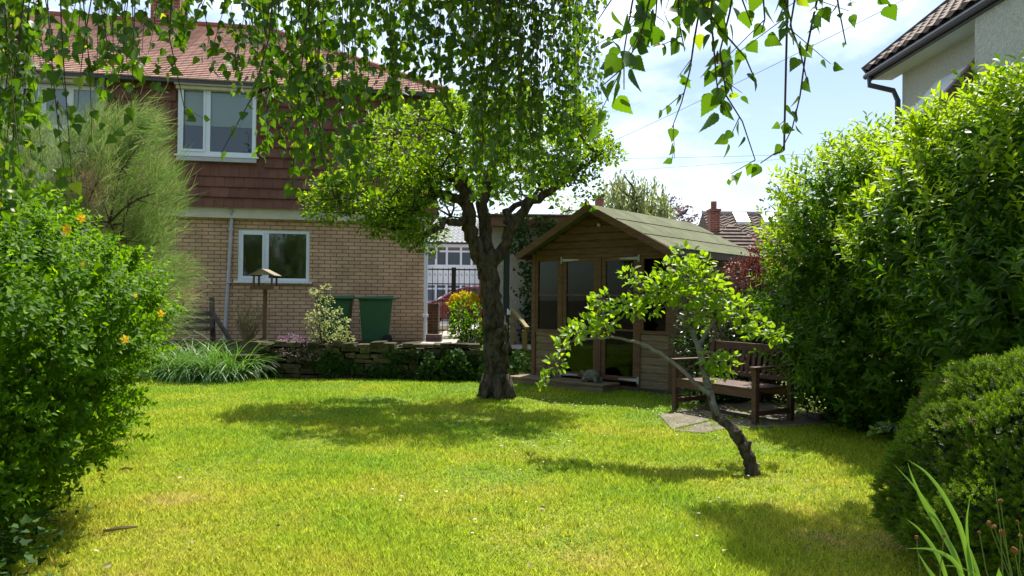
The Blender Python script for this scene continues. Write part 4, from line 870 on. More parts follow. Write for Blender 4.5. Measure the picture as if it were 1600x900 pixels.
limb(m, [(738, 345, -.1, .06), (712, 345, -.3, .05), (690, 352, -.5, .04), (665, 370, -.7, .03), (650, 383, -.7, .02), (640, 395, -.7, .012)])
limb(m, [(672, 310, -.35, .035), (650, 328, -.5, .03), (632, 345, -.6, .02), (610, 360, -.6, .012)])
limb(m, [(728, 300, -.1, .05), (690, 270, -.2, .04), (650, 250, -.2, .03), (610, 240, -.2, .015)]); limb(m, [(722, 260, 0, .05), (680, 215, .3, .03), (640, 195, .3, .015)]); limb(m, [(775, 255, .3, .05), (830, 220, .4, .03), (880, 195, .4, .015)])
m.build('trunk', 'bark', ap, smooth=True)
APOLY = [(486, 312), (500, 288), (548, 268), (540, 225), (580, 205), (612, 175), (700, 155), (800, 148), (890, 160), (945, 188), (930, 225), (960, 240), (925, 262), (930, 292), (880, 302), (862, 322), (800, 300), (745, 318), (705, 328), (690, 365), (655, 392), (600, 378), (545, 368), (505, 348)]
cs = []; rd = []; m = MB()
while len(cs) < 215:
    x, y = random.uniform(485, 965), random.uniform(148, 395)
    if not inside_poly(x, y, APOLY): continue
    if 690 < x < 800 and y > 300 and random.random() < .9: continue
    dy = random.uniform(-1.25, 1.25)*math.sqrt(max(.05, 1-((x-725)/260)**2))
    if y > 320: dy = dy*.4-.5
    if 680 < x < 865 and y > 265: dy = abs(dy)*.8+.35
    if 700 < x < 860 and y > 305: continue
    c = PP(x, y, dy); cs.append(c); rd.append(random.uniform(.14, .27))
sk0 = list(skel)
for c in cs: sk0.append(connect(m, sk0[::2], c, .018, .005)[1])
m.build('branches', 'bark', ap)
P, R, sc = cluster_leaves(cs, rd, 2500, .04, .075, .25)
scatter('foliage', OVATE, P, R, sc, 'apple', ap)

# ================================================================= LEANING SAPLING
SPb = onground(1176, 742); sp_ = thing('leaning_sapling', 'small leaning fruit tree with arching side branch over bright leaves', 'tree', SPb)
PS = lambda px, py, Y: at(px, py, Y)-SPb; skel = []; m = MB()
limb(m, [(1177, 746, 5.72, .062), (1175, 735, 5.72, .052), (1168, 712, 5.74, .047), (1160, 693, 5.78, .046), (1150, 678, 5.8, .05), (1140, 666, 5.83, .036), (1128, 658, 5.88, .032), (1118, 650, 5.92, .029), (1112, 630, 5.98, .026), (1107, 610, 6.05, .026), (1099, 575, 6.17, .025), (1092, 542, 6.28, .025)], 12, .004, .08, PS)
m.tube([PS(1166, 705, 5.74), PS(1172, 690, 5.70)], [.022, .016], 8, .1); m.tube([PS(1150, 680, 5.78), PS(1158, 672, 5.74)], [.02, .014], 8, .1)
m.build('trunk', 'bark', sp_, smooth=True)
m = MB(); limb(m, [(1120, 651, 5.91, .03), (1113, 625, 5.99, .0265), (1107, 605, 6.06, .0275), (1099, 575, 6.17, .0262), (1092, 540, 6.28, .0275)], 10, .003, .05, PS)
limb(m, [(1092, 545, 6.28, .024), (1082, 515, 6.38, .019), (1072, 488, 6.48, .014), (1068, 450, 6.6, .01), (1066, 415, 6.65, .006)], 8, .004, .06, PS)
limb(m, [(1082, 515, 6.38, .014), (1068, 500, 6.4, .012), (1052, 488, 6.45, .009), (1030, 470, 6.5, .006), (1000, 452, 6.5, .004)], 8, .004, .06, PS)
limb(m, [(1092, 540, 6.28, .017), (1104, 520, 6.3, .015), (1113, 503, 6.35, .013), (1128, 495, 6.4, .012), (1150, 492, 6.45, .01), (1180, 500, 6.5, .007), (1215, 520, 6.5, .004)], 8, .004, .06, PS)
limb(m, [(1098, 555, 6.22, .012), (1108, 550, 6.2, .01), (1120, 553, 6.15, .008), (1130, 575, 6.1, .005)], 8, .003, .06, PS)
limb(m, [(1111, 618, 6.0, .024), (1098, 608, 6.05, .019), (1080, 593, 6.1, .017), (1053, 568, 6.2, .0155), (1022, 545, 6.3, .014), (991, 533, 6.4, .012), (955, 527, 6.45, .011), (924, 529, 6.5, .009), (892, 534, 6.5, .008), (868, 560, 6.5, .006), (850, 595, 6.5, .004)], 8, .004, .05, PS)
limb(m, [(955, 527, 6.45, .008), (945, 500, 6.5, .006), (935, 470, 6.5, .004)], 6, .003, .05, PS); limb(m, [(1030, 470, 6.5, .006), (1005, 450, 6.45, .005), (990, 430, 6.45, .003)], 6, .003, .05, PS)
limb(m, [(892, 534, 6.5, .006), (905, 520, 6.45, .004), (900, 505, 6.45, .003)], 6, .003, .05, PS)
cl = [(1068, 400, 22), (1095, 412, 20), (1050, 425, 28), (1080, 435, 32), (1105, 440, 26), (1118, 462, 28), (1130, 478, 22), (1040, 452, 30), (1065, 465, 28), (1025, 440, 20), (1000, 462, 20), (985, 432, 18), (990, 480, 22), (1020, 480, 20), (940, 468, 20), (955, 485, 18), (935, 492, 22), (915, 510, 20), (895, 520, 20), (950, 508, 16), (875, 545, 18), (868, 568, 16), (852, 592, 12), (846, 604, 7), (1090, 490, 20), (1150, 490, 18), (1165, 500, 18), (1185, 512, 18), (1205, 522, 16), (1222, 525, 12), (1160, 472, 12), (1110, 560, 18), (1128, 572, 22), (1115, 585, 16), (1140, 562, 13), (1095, 510, 14), (1170, 520, 12), (935, 520, 12), (975, 470, 12)]
cs = []; rd = []; m2 = MB()
for x, y, r in cl:
    Yc = 6.5+random.uniform(-.18, .18) if not (1100 < x < 1145 and y > 550) else 6.12; cs.append(PS(x, y, Yc)); rd.append(r*6.5/F*1.05)
for c in cs: connect(m, skel, c, .006, .002)
m.build('branches', 'greybark', sp_, smooth=True)
P, R, sc = cluster_leaves(cs, np.array(rd)*.92, 4000, .045, .075, .2); scatter('foliage', OVATE, P, R, sc, 'pear', sp_)

# ================================================================= RIGHT HEDGE
hd = thing('privet_hedge', 'tall glossy green hedge filling the right side of the garden', 'hedge', (4.2, 7, 0))
HB = np.array([4.2, 7, 0])
ells = [(4.42, 8.35, 1.54, 1.38, 1.25, 1.48), (4.6, 6.6, 1.8, 1.25, 1.25, 1.3), (4.4, 5.7, 1.1, 1.15, 1.1, 1.15), (4.15, 7.6, .75, 1.15, .95, .75), (5.4, 7.2, 1.7, 1.4, 2., 1.45), (5.4, 5.3, 1.6, 1.3, 1.5, 1.75)]
SH = [shoot(11, 1, .2, LANCE, 60, i, lens=.5) for i in range(4)]
P, Nn = lumps(ells, 13500, .95, .05); front = (P[:, 0] < 6.0); P, Nn = P[front]-HB, Nn[front]
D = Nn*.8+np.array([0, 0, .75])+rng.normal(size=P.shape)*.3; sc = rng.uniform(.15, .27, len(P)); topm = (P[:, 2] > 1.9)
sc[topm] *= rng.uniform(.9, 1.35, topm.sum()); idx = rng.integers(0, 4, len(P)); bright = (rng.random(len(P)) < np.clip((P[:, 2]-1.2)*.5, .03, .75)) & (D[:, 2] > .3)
for i in range(4):
    k_ = (idx == i) & ~bright; scatter('foliage', SH[i], P[k_], frames(D[k_], rng.normal(size=(k_.sum(), 3))), sc[k_], 'hedge', hd)
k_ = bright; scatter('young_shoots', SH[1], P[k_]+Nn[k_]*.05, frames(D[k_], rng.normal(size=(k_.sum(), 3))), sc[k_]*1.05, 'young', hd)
inner = [(a, b, c, d*.86, e*.86, f*.86) for a, b, c, d, e, f in ells]; P, Nn = lumps(inner, 52000, .9, .06); P -= HB
scatter('inner_foliage', OVATE, P, frames(Nn+rng.normal(size=P.shape)*.8, Nn+rng.normal(size=P.shape)*.4), rng.uniform(.08, .13, len(P)), 'hedge', hd)
m = MB()
for i in range(14):
    b0 = np.array([random.uniform(-.9, .9), random.uniform(-1.2, 1.2), 0]); m.tube([b0*.7, b0*.75+[0, 0, .8], b0*.85+[0, 0, 1.6], b0*.9+[0, 0, 1.9]], [.04, .03, .02, .008], 6, .1)
m.build('stems', 'twig', hd)

# low sprig poking out over the lawn by the yew
# ================================================================= YEW DOME
yb = np.array([2.66, 3.72, 0]); yw = thing('yew_dome', 'clipped dark green yew mound in the lower right corner', 'shrub', yb)
n = 15000; d = unit(rng.normal(size=(n, 3))); d[:, 2] = np.abs(d[:, 2]); r = np.array([.70, .75, .93]); nz = 1+.06*np.sin(d[:, 0]*9)*np.sin(d[:, 1]*8+d[:, 2]*7)+.035*np.sin(d[:, 0]*23+d[:, 2]*19)*np.sin(d[:, 1]*21)+np.abs(rng.normal(size=n))*.012
P = d*r*nz[:, None]+np.array([0, 0, .12]); P[:, 2] *= 1.0
NEED = []
def yewshoot(seed):
    r_ = random.Random(seed); vs = []; fs = []
    for i in range(16):
        t = .1+.9*i/15; az = i*2.4; el = math.radians(35+25*t); L_ = .55*(1-.3*t); dx = Vector((math.cos(az)*math.cos(el), math.sin(el), math.sin(az)*math.cos(el))); sd = Vector((-math.sin(az), 0, math.cos(az)))*.055
        b0 = Vector((0, t, 0)); k_ = len(vs)
        for p in (b0-sd*.6, b0+sd*.6, b0+dx*L_*.7+sd*.7, b0+dx*L_, b0+dx*L_*.7-sd*.7): vs.append(tuple(p))
        fs.append((k_, k_+1, k_+2, k_+3, k_+4))
    return vs, fs
YS = [yewshoot(i) for i in range(2)]
Dd = d/r+rng.normal(size=d.shape)*.4+np.array([0, 0, .2]); h = n//2
for i, sl_ in enumerate((slice(0, h), slice(h, n))): scatter('foliage', YS[i], P[sl_], frames(Dd[sl_], rng.normal(size=P[sl_].shape)), rng.uniform(.03, .048, h), 'yew', yw, smooth=False)
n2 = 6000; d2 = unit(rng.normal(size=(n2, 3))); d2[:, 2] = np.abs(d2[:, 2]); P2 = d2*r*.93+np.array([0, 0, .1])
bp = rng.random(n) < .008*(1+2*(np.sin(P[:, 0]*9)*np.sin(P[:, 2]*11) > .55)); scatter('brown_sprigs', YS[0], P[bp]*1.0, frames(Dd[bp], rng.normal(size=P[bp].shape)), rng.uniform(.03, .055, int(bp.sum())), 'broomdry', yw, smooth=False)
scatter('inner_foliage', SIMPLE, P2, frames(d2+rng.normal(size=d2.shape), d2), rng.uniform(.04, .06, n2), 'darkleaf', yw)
MB().tube([(0, 0, 0), (0, .02, .5)], [.05, .02], 7).build('stem', 'bark', yw)

# ================================================================= HYPERICUM BUSH (left)
hb = np.array([-3.1, 4.0, 0]); hy = thing('hypericum_bush', 'big bright green bush with yellow flowers filling the left foreground', 'shrub', hb)
ells = [(-3.40, 4.15, 1.02, 1.20, 1.15, .80), (-3.28, 3.6, .55, .9, .9, .6), (-3.85, 3.9, 1.0, 1.2, 1.2, .95)]
HS = [shoot(12, 1, .3, OVATE, 72, 10+i, lens=.34) for i in range(4)]
P, Nn = lumps(ells, 13000, .93, .045); P = P-hb
D = Nn*.9+np.array([0, 0, .45])+rng.normal(size=P.shape)*.35; idx = rng.integers(0, 4, len(P)); sc = rng.uniform(.10, .165, len(P))
for i in range(4): k_ = idx == i; scatter('foliage', HS[i], P[k_], frames(D[k_], rng.normal(size=(k_.sum(), 3))), sc[k_], 'hyper', hy)
inner = [(a, b, c, d*.86, e*.86, f*.86) for a, b, c, d, e, f in ells]; P, Nn = lumps(inner, 36000, .9, .06); P -= hb
scatter('inner_foliage', OVATE, P, frames(Nn+rng.normal(size=P.shape)*.8, Nn+rng.normal(size=P.shape)*.4), rng.uniform(.05, .075, len(P)), 'hyper', hy)
m = MB()
for i in range(26):
    a = random.uniform(0, 6.28); q = np.array([math.cos(a)*.9, math.sin(a)*.9, random.uniform(.9, 1.5)]); b0 = q*np.array([.25, .25, 0]); m.tube([b0, b0*.5+q*.5+[0, 0, .1], q], [.014, .01, .004], 5)
m.build('stems', 'drytwig', hy)
def flower(c, s, rz):
    m = MB()
    for i in range(5):
        a = rz+i*2*math.pi/5; u = np.array([math.cos(a), -.25*math.sin(a)-.1, math.sin(a)]); v = np.array([-math.sin(a), -.1, math.cos(a)])
        m.add([c, c+u*s*.55-v*s*.32, c+u*s+np.array([0, -.3*s, 0]), c+u*s*.55+v*s*.32], [(0, 1, 2, 3)])
    m.ball(c+np.array([0, -.01, 0]), s*.22, 6, 4); m.build('flower', 'yellow', hy)
for px, py, Y, s in ((106, 357, 3.0, .021), (128, 341, 3.05, .024), (252, 490, 3.75, .022), (196, 530, 3.2, .022), (103, 362, 3.0, .016), (130, 413, 3.1, .011), (155, 740, 2.9, .011), (212, 462, 3.6, .012)):
    flower(at(px, py, Y)-hb, s, random.uniform(0, 6))
# ivy at its foot
k = 700; P = np.zeros((k, 3)); P[:, 0] = np.minimum(rng.normal(-2.42, .17, k), -2.12+rng.uniform(0, .1, k)); P[:, 1] = rng.normal(3.25, .35, k); P[:, 2] = rng.uniform(.02, .34, k)
tag(scatter('ivy', IVY, P, frames(rng.normal(size=P.shape)*[1, 1, .4], rng.normal(size=P.shape)*.4+[0, -.3, 1]), rng.uniform(.025, .05, k), 'ivy'), 'dark ivy sprawling at the foot of the left bush', 'ivy', kind='stuff')

# ================================================================= FEATHERY SHRUB
fb = np.array([-4.6, 7.4, .0]); fs_ = thing('feathery_shrub', 'tall feathery grey green shrub with whip thin stems before the house', 'shrub', fb)
spr = []
FP = [(20, 250), (30, 180), (110, 165), (190, 150), (240, 185), (262, 240), (268, 300), (285, 330), (262, 380), (292, 440), (290, 500), (200, 520), (60, 520), (0, 430)]
m = MB(); 
while len(spr) < 340:
    x, y = random.uniform(-60, 295), random.uniform(190, 520)
    if x > 20 and not inside_poly(x, y, FP): continue
    Y = 7.4+random.uniform(-.9, .9); spr.append(at(x, y, Y)-fb)
spr = np.array(spr); sk0 = [np.array([0, 0, z_]) for z_ in (.2, .5, .8, 1.1, 1.5)]
for c in spr: sk0.append(connect(m, sk0, c-np.array([.05, 0, .12]), .011, .003)[1])
m.tube([(0, 0, 0), (0, 0, 1.5)], [.08, .04], 8); m.build('stems', 'twig', fs_)
per = 165; n = per*len(spr); base = np.repeat(spr, per, 0)+rng.normal(size=(n, 3))*[.06, .06, .10]
outd = unit(spr-np.array([-.3, 0, .6])); D = np.repeat(unit(outd*[1.1, .7, .8]+rng.normal(size=outd.shape)*.42+np.array([.1, 0, .35])), per, 0)+rng.normal(size=(n, 3))*.36
FIB = ([(-.5, 0, 0), (.5, 0, 0), (.4, .35, .02), (-.4, .35, .02), (.3, .7, -.03), (-.3, .7, -.03), (0, 1, -.12)], [(0, 1, 2, 3), (3, 2, 4, 5), (5, 4, 6)])
L_ = rng.uniform(.07, .27, n); sc = np.stack([np.full(n, .0048), L_, L_], 1); dry = rng.random(n) < .07
dry |= (np.repeat(rng.random(len(spr)) < .06, per))
R = frames(D, rng.normal(size=(n, 3)))
scatter('foliage', FIB, base[~dry], R[~dry], sc[~dry], 'broom', fs_); scatter('dry_foliage', FIB, base[dry], R[dry], sc[dry], 'broomdry', fs_)

# ================================================================= SMALL PLANTS
def clump(name, label, cat, base, n, rad, L0, L1, w, mat, arcs=(80, 120), spread=(1, 1)):
    t = thing(name, label, cat, base)
    for k_, (arc, droop) in enumerate(((1.35, 1.9), (1.2, 1.2), (1.45, 2.5), (1.1, 2.2), (1.5, 1.3), (1.3, 2.8))):
        tm = ribbon(8, 1., arc, droop); kk = n//6; az = rng.uniform(0, 6.28, kk); P = np.zeros((kk, 3)); rr = rad*np.sqrt(rng.random(kk)); a2 = rng.uniform(0, 6.28, kk)
        P[:, 0] = rr*np.cos(a2)*spread[0]; P[:, 1] = rr*np.sin(a2)*spread[1]; y = np.stack([np.cos(az), np.sin(az), np.zeros(kk)], 1); z = np.tile([0, 0, 1.], (kk, 1))+rng.normal(size=(kk, 3))*.12; L_ = rng.uniform(L0, L1, kk)
        scatter('leaves', tm, P, frames(y, z), np.stack([np.full(kk, w)*rng.uniform(.6, 1.2, kk), L_, L_], 1), mat, t)
    return t
g = onground(318, 592); clump('daylily_clump', 'wide clump of arching green strap leaves at the lawn edge', 'plant', (g[0], 11.75, 0), 1900, .62, .4, 1.05, .009, 'lily', spread=(1.15, .6))
# shrubs made from clusters
def shrub(name, label, cl, Y, mat, leaf, per, base=None, tmpl=OVATE, cat='shrub', stem='twig', dy=.15, up=.25, z0=0.):
    C3 = [at(x, y, Y+random.uniform(-dy, dy)) for x, y, r in cl]; b = np.array([np.mean([c[0] for c in C3]), Y, z0]) if base is None else np.array(base, float)
    t = thing(name, label, cat, b); C3 = [c-b for c in C3]; rd = [r*Y/F for *_, r in cl]; m = MB()
    for c in C3: q = np.array([c[0]*.25, c[1]*.3, 0]); m.tube([q, (q+c)/2+rng.normal(size=3)*.03, c], [.012, .008, .003], 5)
    m.build('stems', stem, t); P, R, sc = cluster_leaves(C3, rd, per, leaf*.7, leaf*1.2, up); P[:, 2] = np.maximum(P[:, 2], .02); scatter('foliage', tmpl, P, R, sc, mat, t); return t
shrub('variegated_shrub', 'upright pale yellow green shrub in front of the bins', [(497, 460, 10), (505, 475, 12), (515, 468, 9), (490, 492, 12), (510, 495, 18), (528, 488, 8), (495, 515, 16), (520, 515, 18), (540, 505, 10), (482, 500, 8), (500, 535, 16), (525, 535, 18), (545, 530, 10), (510, 448, 8), (490, 455, 6), (505, 552, 10), (535, 520, 12)], 12.25, 'pale', .045, 4200, z0=.4)
shrub('green_shrub', 'bushy mid green shrub in front of the iron gate', [(715, 480, 10), (735, 490, 12), (720, 500, 16), (745, 510, 14), (715, 520, 15), (735, 530, 18), (750, 545, 14), (722, 545, 12), (745, 480, 8), (728, 468, 6), (752, 525, 12), (735, 560, 14)], 13.4, 'hyper', .075, 3000, z0=.42)
shrub('golden_shrub', 'small clipped shrub with golden yellow top by the gate', [(712, 466, 7), (725, 463, 7), (738, 465, 7), (708, 475, 8), (722, 473, 8), (742, 473, 8)], 16.6, 'gold', .07, 14000, z0=.42)
shrub('golden_shrub_base', 'dull green lower shrub under the golden shrub', [(708, 490, 10), (722, 492, 10), (738, 492, 10), (710, 505, 9), (725, 508, 10)], 16.9, 'ivy', .06, 4200, z0=.42).name = 'low_shrub'
shrub('purple_flower', 'low mound of pink purple flowers on the stone wall', [(443, 530, 7), (455, 527, 8), (468, 530, 8), (480, 528, 6), (448, 538, 7), (462, 540, 9), (476, 540, 8), (437, 528, 4)], 12.1, 'purple', .022, 9500, cat='flowers', z0=.45, tmpl=TINY)
shrub('trailing_plant', 'dark grey purple foliage trailing over the wall below the flowers', [(455, 552, 12), (475, 555, 14), (440, 550, 8), (490, 560, 12), (470, 568, 8), (500, 548, 12)], 11.95, 'copper', .03, 3800, cat='plant', z0=.3, tmpl=SIMPLE)
# twiggy bare shrub
q = at(385, 533, 12.9); tw = thing('bare_shrub', 'twiggy pale brown nearly leafless shrub left of the bird table', 'shrub', (q[0], 12.9, .42)); m = MB(); tips = []
for i in range(46):
    a = random.uniform(-.65, .75); b_ = random.uniform(-.4, .4); L_ = random.uniform(.35, .85); e = np.array([math.sin(a)*L_*.75, b_*.5*L_, math.cos(a)*L_]); m.tube([(0, 0, 0), e*.5+rng.normal(size=3)*.02, e], [.006, .004, .002], 4)
    for _ in range(5): t_ = random.uniform(.4, 1); p = e*t_; q2 = p+np.array([random.uniform(-.1, .1), random.uniform(-.06, .06), random.uniform(.05, .16)]); m.tube([p, q2], [.003, .0015], 3); tips.append(q2)
m.build('twigs', 'drytwig', tw); tips = np.repeat(np.array(tips), 3, 0)+rng.normal(size=(len(tips)*3, 3))*.015; scatter('foliage', TINY, tips, frames(randdir(len(tips), .3), rng.normal(size=tips.shape)), rng.uniform(.012, .028, len(tips)), 'pale', tw)
# ivy and undergrowth
def ivyfield(name, label, P, mat='ivy', s=(.05, .09), face=(0, -1, .4), kind='stuff', cat='ivy'):
    P = np.array(P); k = len(P); return tag(scatter(name, IVY, P, frames(rng.normal(size=(k, 3))*.6+[0, -.2, -.5], rng.normal(size=(k, 3))*.45+np.array(face)), rng.uniform(*s, size=k), mat), label, cat, kind=kind)
P = []
for _ in range(2600):
    x, y = random.uniform(796, 905), random.uniform(338, 590)
    if y < 370 and x > 870-(350-y)*.3: continue
    p = at(x, y, 14.55+random.uniform(-.12, .12)); P.append(p) if p[2] > .1 and not (x < 812 and y > 400 and random.random() < .9) else None
ivyfield('wall_ivy', 'dark ivy climbing the pebbledash garage wall', P)
P = []
for _ in range(2300): x = random.uniform(650, 762) if random.random() < .6 else random.uniform(757, 842); p = at(x, random.uniform(545, 592), random.uniform(11.75, 12.0) if x < 760 else random.uniform(12.0, 13.2)); (P.append(p if p[2] > .01 else np.array([p[0], p[1], .03])) if p[2] < .28+.16*math.sin(p[0]*5)+.12*math.sin(p[0]*13)+random.uniform(0, .12) else 0)
for _ in range(2000): x = random.gauss(590, 95); p = at(min(max(x, 410), 740), random.gauss(575, 14), 11.95); (P.append(p) if .02 < p[2] < .5 and math.sin(p[0]*6)+math.sin(p[2]*14+p[0]*3) > -.1 else 0)
ivyfield('ground_ivy', 'dark ivy spilling over the wall end behind the apple trunk', P, s=(.04, .075))
P = [np.array([random.uniform(-.15, .25)+AT[0], AY-.16+random.uniform(-.06, .02), random.uniform(.3, .85)]) for _ in range(70)]
P = []
for _ in range(130): a = random.uniform(0, 6.28); z_ = abs(random.gauss(.55, .28)); P.append(np.array([AT[0]+.19*math.cos(a)-.03, AY+.19*math.sin(a), z_]))
ivyfield('trunk_ivy', 'few dark ivy leaves clinging to the apple trunk', P, s=(.03, .05))
# dark undergrowth behind the bench + berberis
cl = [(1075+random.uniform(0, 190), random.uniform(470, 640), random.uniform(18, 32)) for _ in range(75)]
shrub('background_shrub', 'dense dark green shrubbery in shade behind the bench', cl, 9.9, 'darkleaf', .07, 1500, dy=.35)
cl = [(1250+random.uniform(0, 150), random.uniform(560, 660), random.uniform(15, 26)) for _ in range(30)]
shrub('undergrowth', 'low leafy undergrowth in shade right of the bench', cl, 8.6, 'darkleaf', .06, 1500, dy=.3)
cl = [(random.gauss(1195, 26), random.gauss(440, 32), random.uniform(12, 20)) for _ in range(42)]
shrub('red_leaved_shrub', 'dark red leaved shrub between the summerhouse and hedge', cl, 10.3, 'berberis', .04, 3300, dy=.3)
cl = [(random.gauss(1205, 20), random.gauss(505, 22), random.uniform(12, 18)) for _ in range(14)]
shrub('leafy_shrub', 'mid green leafy shrub below the red leaved shrub', cl, 9.8, 'hedge', .05, 2400, dy=.25)
# sprig of leaves under the hedge
q = [at(1412, 668, 5.4), at(1395, 666, 5.35), at(1380, 667, 5.3), at(1362, 672, 5.3)]
spg = thing('hedge_sprig', 'single leafy sprig hanging over lawn left of the yew', 'sprig', q[0]); q = [p-q[0] for p in q]
MB().tube(q+[], [.004, .003, .003, .002], 5).build('twig', 'twig', spg); P = []; D = []
for i in range(16): t_ = i/15*2.99; j = int(t_); P.append(q[j]*(1-t_+j)+q[j+1]*(t_-j)); D.append([-.7, random.uniform(-.3, .3), (-.9 if i % 2 else .5)])
scatter('leaves', OVATE, np.array(P), frames(np.array(D), np.tile([0, -1., .3], (16, 1))+rng.normal(size=(16, 3))*.3), rng.uniform(.04, .06, 16), 'darkleaf', spg)

# foreground iris and seed heads
IB = at(1525, 960, 2.55); IB[2] = 0; ir = thing('iris_clump', 'long arching pale green sword leaves in the lower right corner', 'plant', (IB[0], 2.55, 0))
def blade(lst, w, D0=2.55):
    pts = [at(x, y, D0+d)-IB for x, y, d in lst]; n = len(pts); m = MB(); vs = []; fine = []
    for i in range(n-1):
        for j in range(4): t = j/4; fine.append(pts[i]*(1-t)+pts[i+1]*t)
    fine.append(pts[-1])
    for _ in range(2): fine = [fine[0]]+[(fine[i-1]+2*fine[i]+fine[i+1])/4 for i in range(1, len(fine)-1)]+[fine[-1]]
    k = len(fine)
    for i, p in enumerate(fine):
        d = unit(fine[min(i+1, k-1)]-fine[max(i-1, 0)]); s_ = unit(np.cross(d, [0.3, -1, .2])); ww = w*min(1, (k-1-i)/k*1.7+.02); vs += [p-s_*ww, p+np.array([0, .3*ww, 0]), p+s_*ww]
    m.add(vs, [(3*i+a, 3*i+a+1, 3*i+a+4, 3*i+a+3) for i in range(k-1) for a in (0, 1)]).build('leaf', 'iris', ir, smooth=True)
B0 = lambda x: (x, 1000, 0)
blade([(1530, 1000, 0), (1515, 880, 0), (1500, 820, -.05), (1470, 765, -.1), (1445, 735, -.12), (1417, 718, -.15)], .0115)
blade([(1520, 1000, 0), (1500, 890, 0), (1478, 835, .05), (1445, 780, .05), (1420, 750, .05), (1395, 724, .05)], .0085)
blade([(1522, 1000, .05), (1500, 880, .05), (1465, 820, .05), (1440, 780, .02), (1425, 745, 0), (1418, 722, 0)], .0125)
blade([(1500, 1000, .0), (1475, 885, -.1), (1455, 850, -.1), (1435, 825, -.12), (1415, 810, -.15)], .009)
blade([(1540, 1000, 0), (1520, 900, 0), (1512, 860, 0), (1510, 810, 0), (1516, 777, 0)], .0105)
blade([(1530, 1000, 0), (1505, 895, -.1), (1485, 870, -.15), (1455, 857, -.2), (1415, 857, -.22)], .009)
blade([(1545, 1000, 0), (1540, 905, 0), (1500, 885, -.1), (1462, 883, -.2)], .004); blade([(1480, 1000, 0), (1465, 910, 0), (1450, 890, 0), (1432, 860, 0)], .011)
blade([(1550, 1000, 0), (1530, 900, .05), (1512, 850, .05), (1503, 842, .05)], .009)
SB = at(1590, 960, 2.45); SB[2] = 0; sd = thing('seed_head_plant', 'thin stemmed plant with small brown seed heads beside the iris leaves', 'plant', (SB[0], 2.45, 0))
heads = [(1545, 818, 5), (1563, 783, 4), (1553, 823, 4), (1566, 832, 6), (1594, 838, 4), (1585, 860, 6), (1553, 748, 0), (1475, 837, 3), (1530, 832, 3), (1590, 815, 3), (1432, 840, 4)]
m = MB(); hm = MB()
for i, (x, y, r) in enumerate(heads):
    e = at(x, y, 2.45+random.uniform(-.1, .1))-SB; b0 = np.array([random.uniform(-.06, .06), random.uniform(-.05, .05), 0]) if x > 1520 else np.array([-.28, 0, 0]); mid = b0*.35+e*.65+np.array([random.uniform(-.02, .06), 0, -.03]); m.tube([b0, (b0+mid)/2, mid, (mid+e)/2+rng.normal(size=3)*.006, e], [.003, .0026, .0022, .0018, .0015], 5)
    if r: MB().ball(e, r*2.45/F*.9, 7, 5, .25).build('seed_head', 'brownhead', sd)
m.build('stems', 'twiggreen', sd); k = 46; P = np.array([[random.uniform(-.22, .1), random.uniform(-.1, .1), random.uniform(.12, .42)] for _ in range(k)]); scatter('leaves', LANCE, P, frames(rng.normal(size=(k, 3))*[1, .6, .5], rng.normal(size=(k, 3))*.4+[0, -.5, 1]), rng.uniform(.04, .1, k), 'iris', sd)

# ================================================================= BIRCH (overhanging)
BT = np.array([-1.6, -2.2, 0]); bi = thing('birch_tree', 'weeping birch whose leafy hanging twigs curtain the top of the view', 'tree', BT)
m = MB(); m.tube([(0, 0, 0), (.05, 0, 1), (0, .05, 2.4), (.1, .1, 4), (.1, .2, 6), (.2, .3, 8.5)], [.2, .16, .15, .13, .09, .03], 14, .05); m.build('trunk', 'birchbark', bi, smooth=True)
tips = [(-3.2, 3.6, 3.7), (-2.0, 4.4, 3.9), (-1., 4.7, 4.0), (0, 5.0, 4.1), (.5, 5.2, 4.2), (.9, 2.2, 3.0), (1.4, 2.3, 3.0), (-2.4, 2.6, 3.3), (2.7, 6.2, 5.0), (2.0, 4.6, 4.8)]
bm = MB(); bpts = []
for t_ in tips:
    e = np.array(t_)-BT; s_ = np.array([.08, .1, 3.2+random.uniform(0, 1)]); mid = (s_+e)/2+np.array([0, 0, .8]); pts = [(1-t)**2*s_+2*t*(1-t)*mid+t*t*e for t in np.linspace(0, 1, 12)]; bm.tube(pts, list(np.linspace(.055, .008, 12)), 7, .06); bpts += pts[3:]
tw = MB(); LP = []; LD = []; LS = []; CK = []
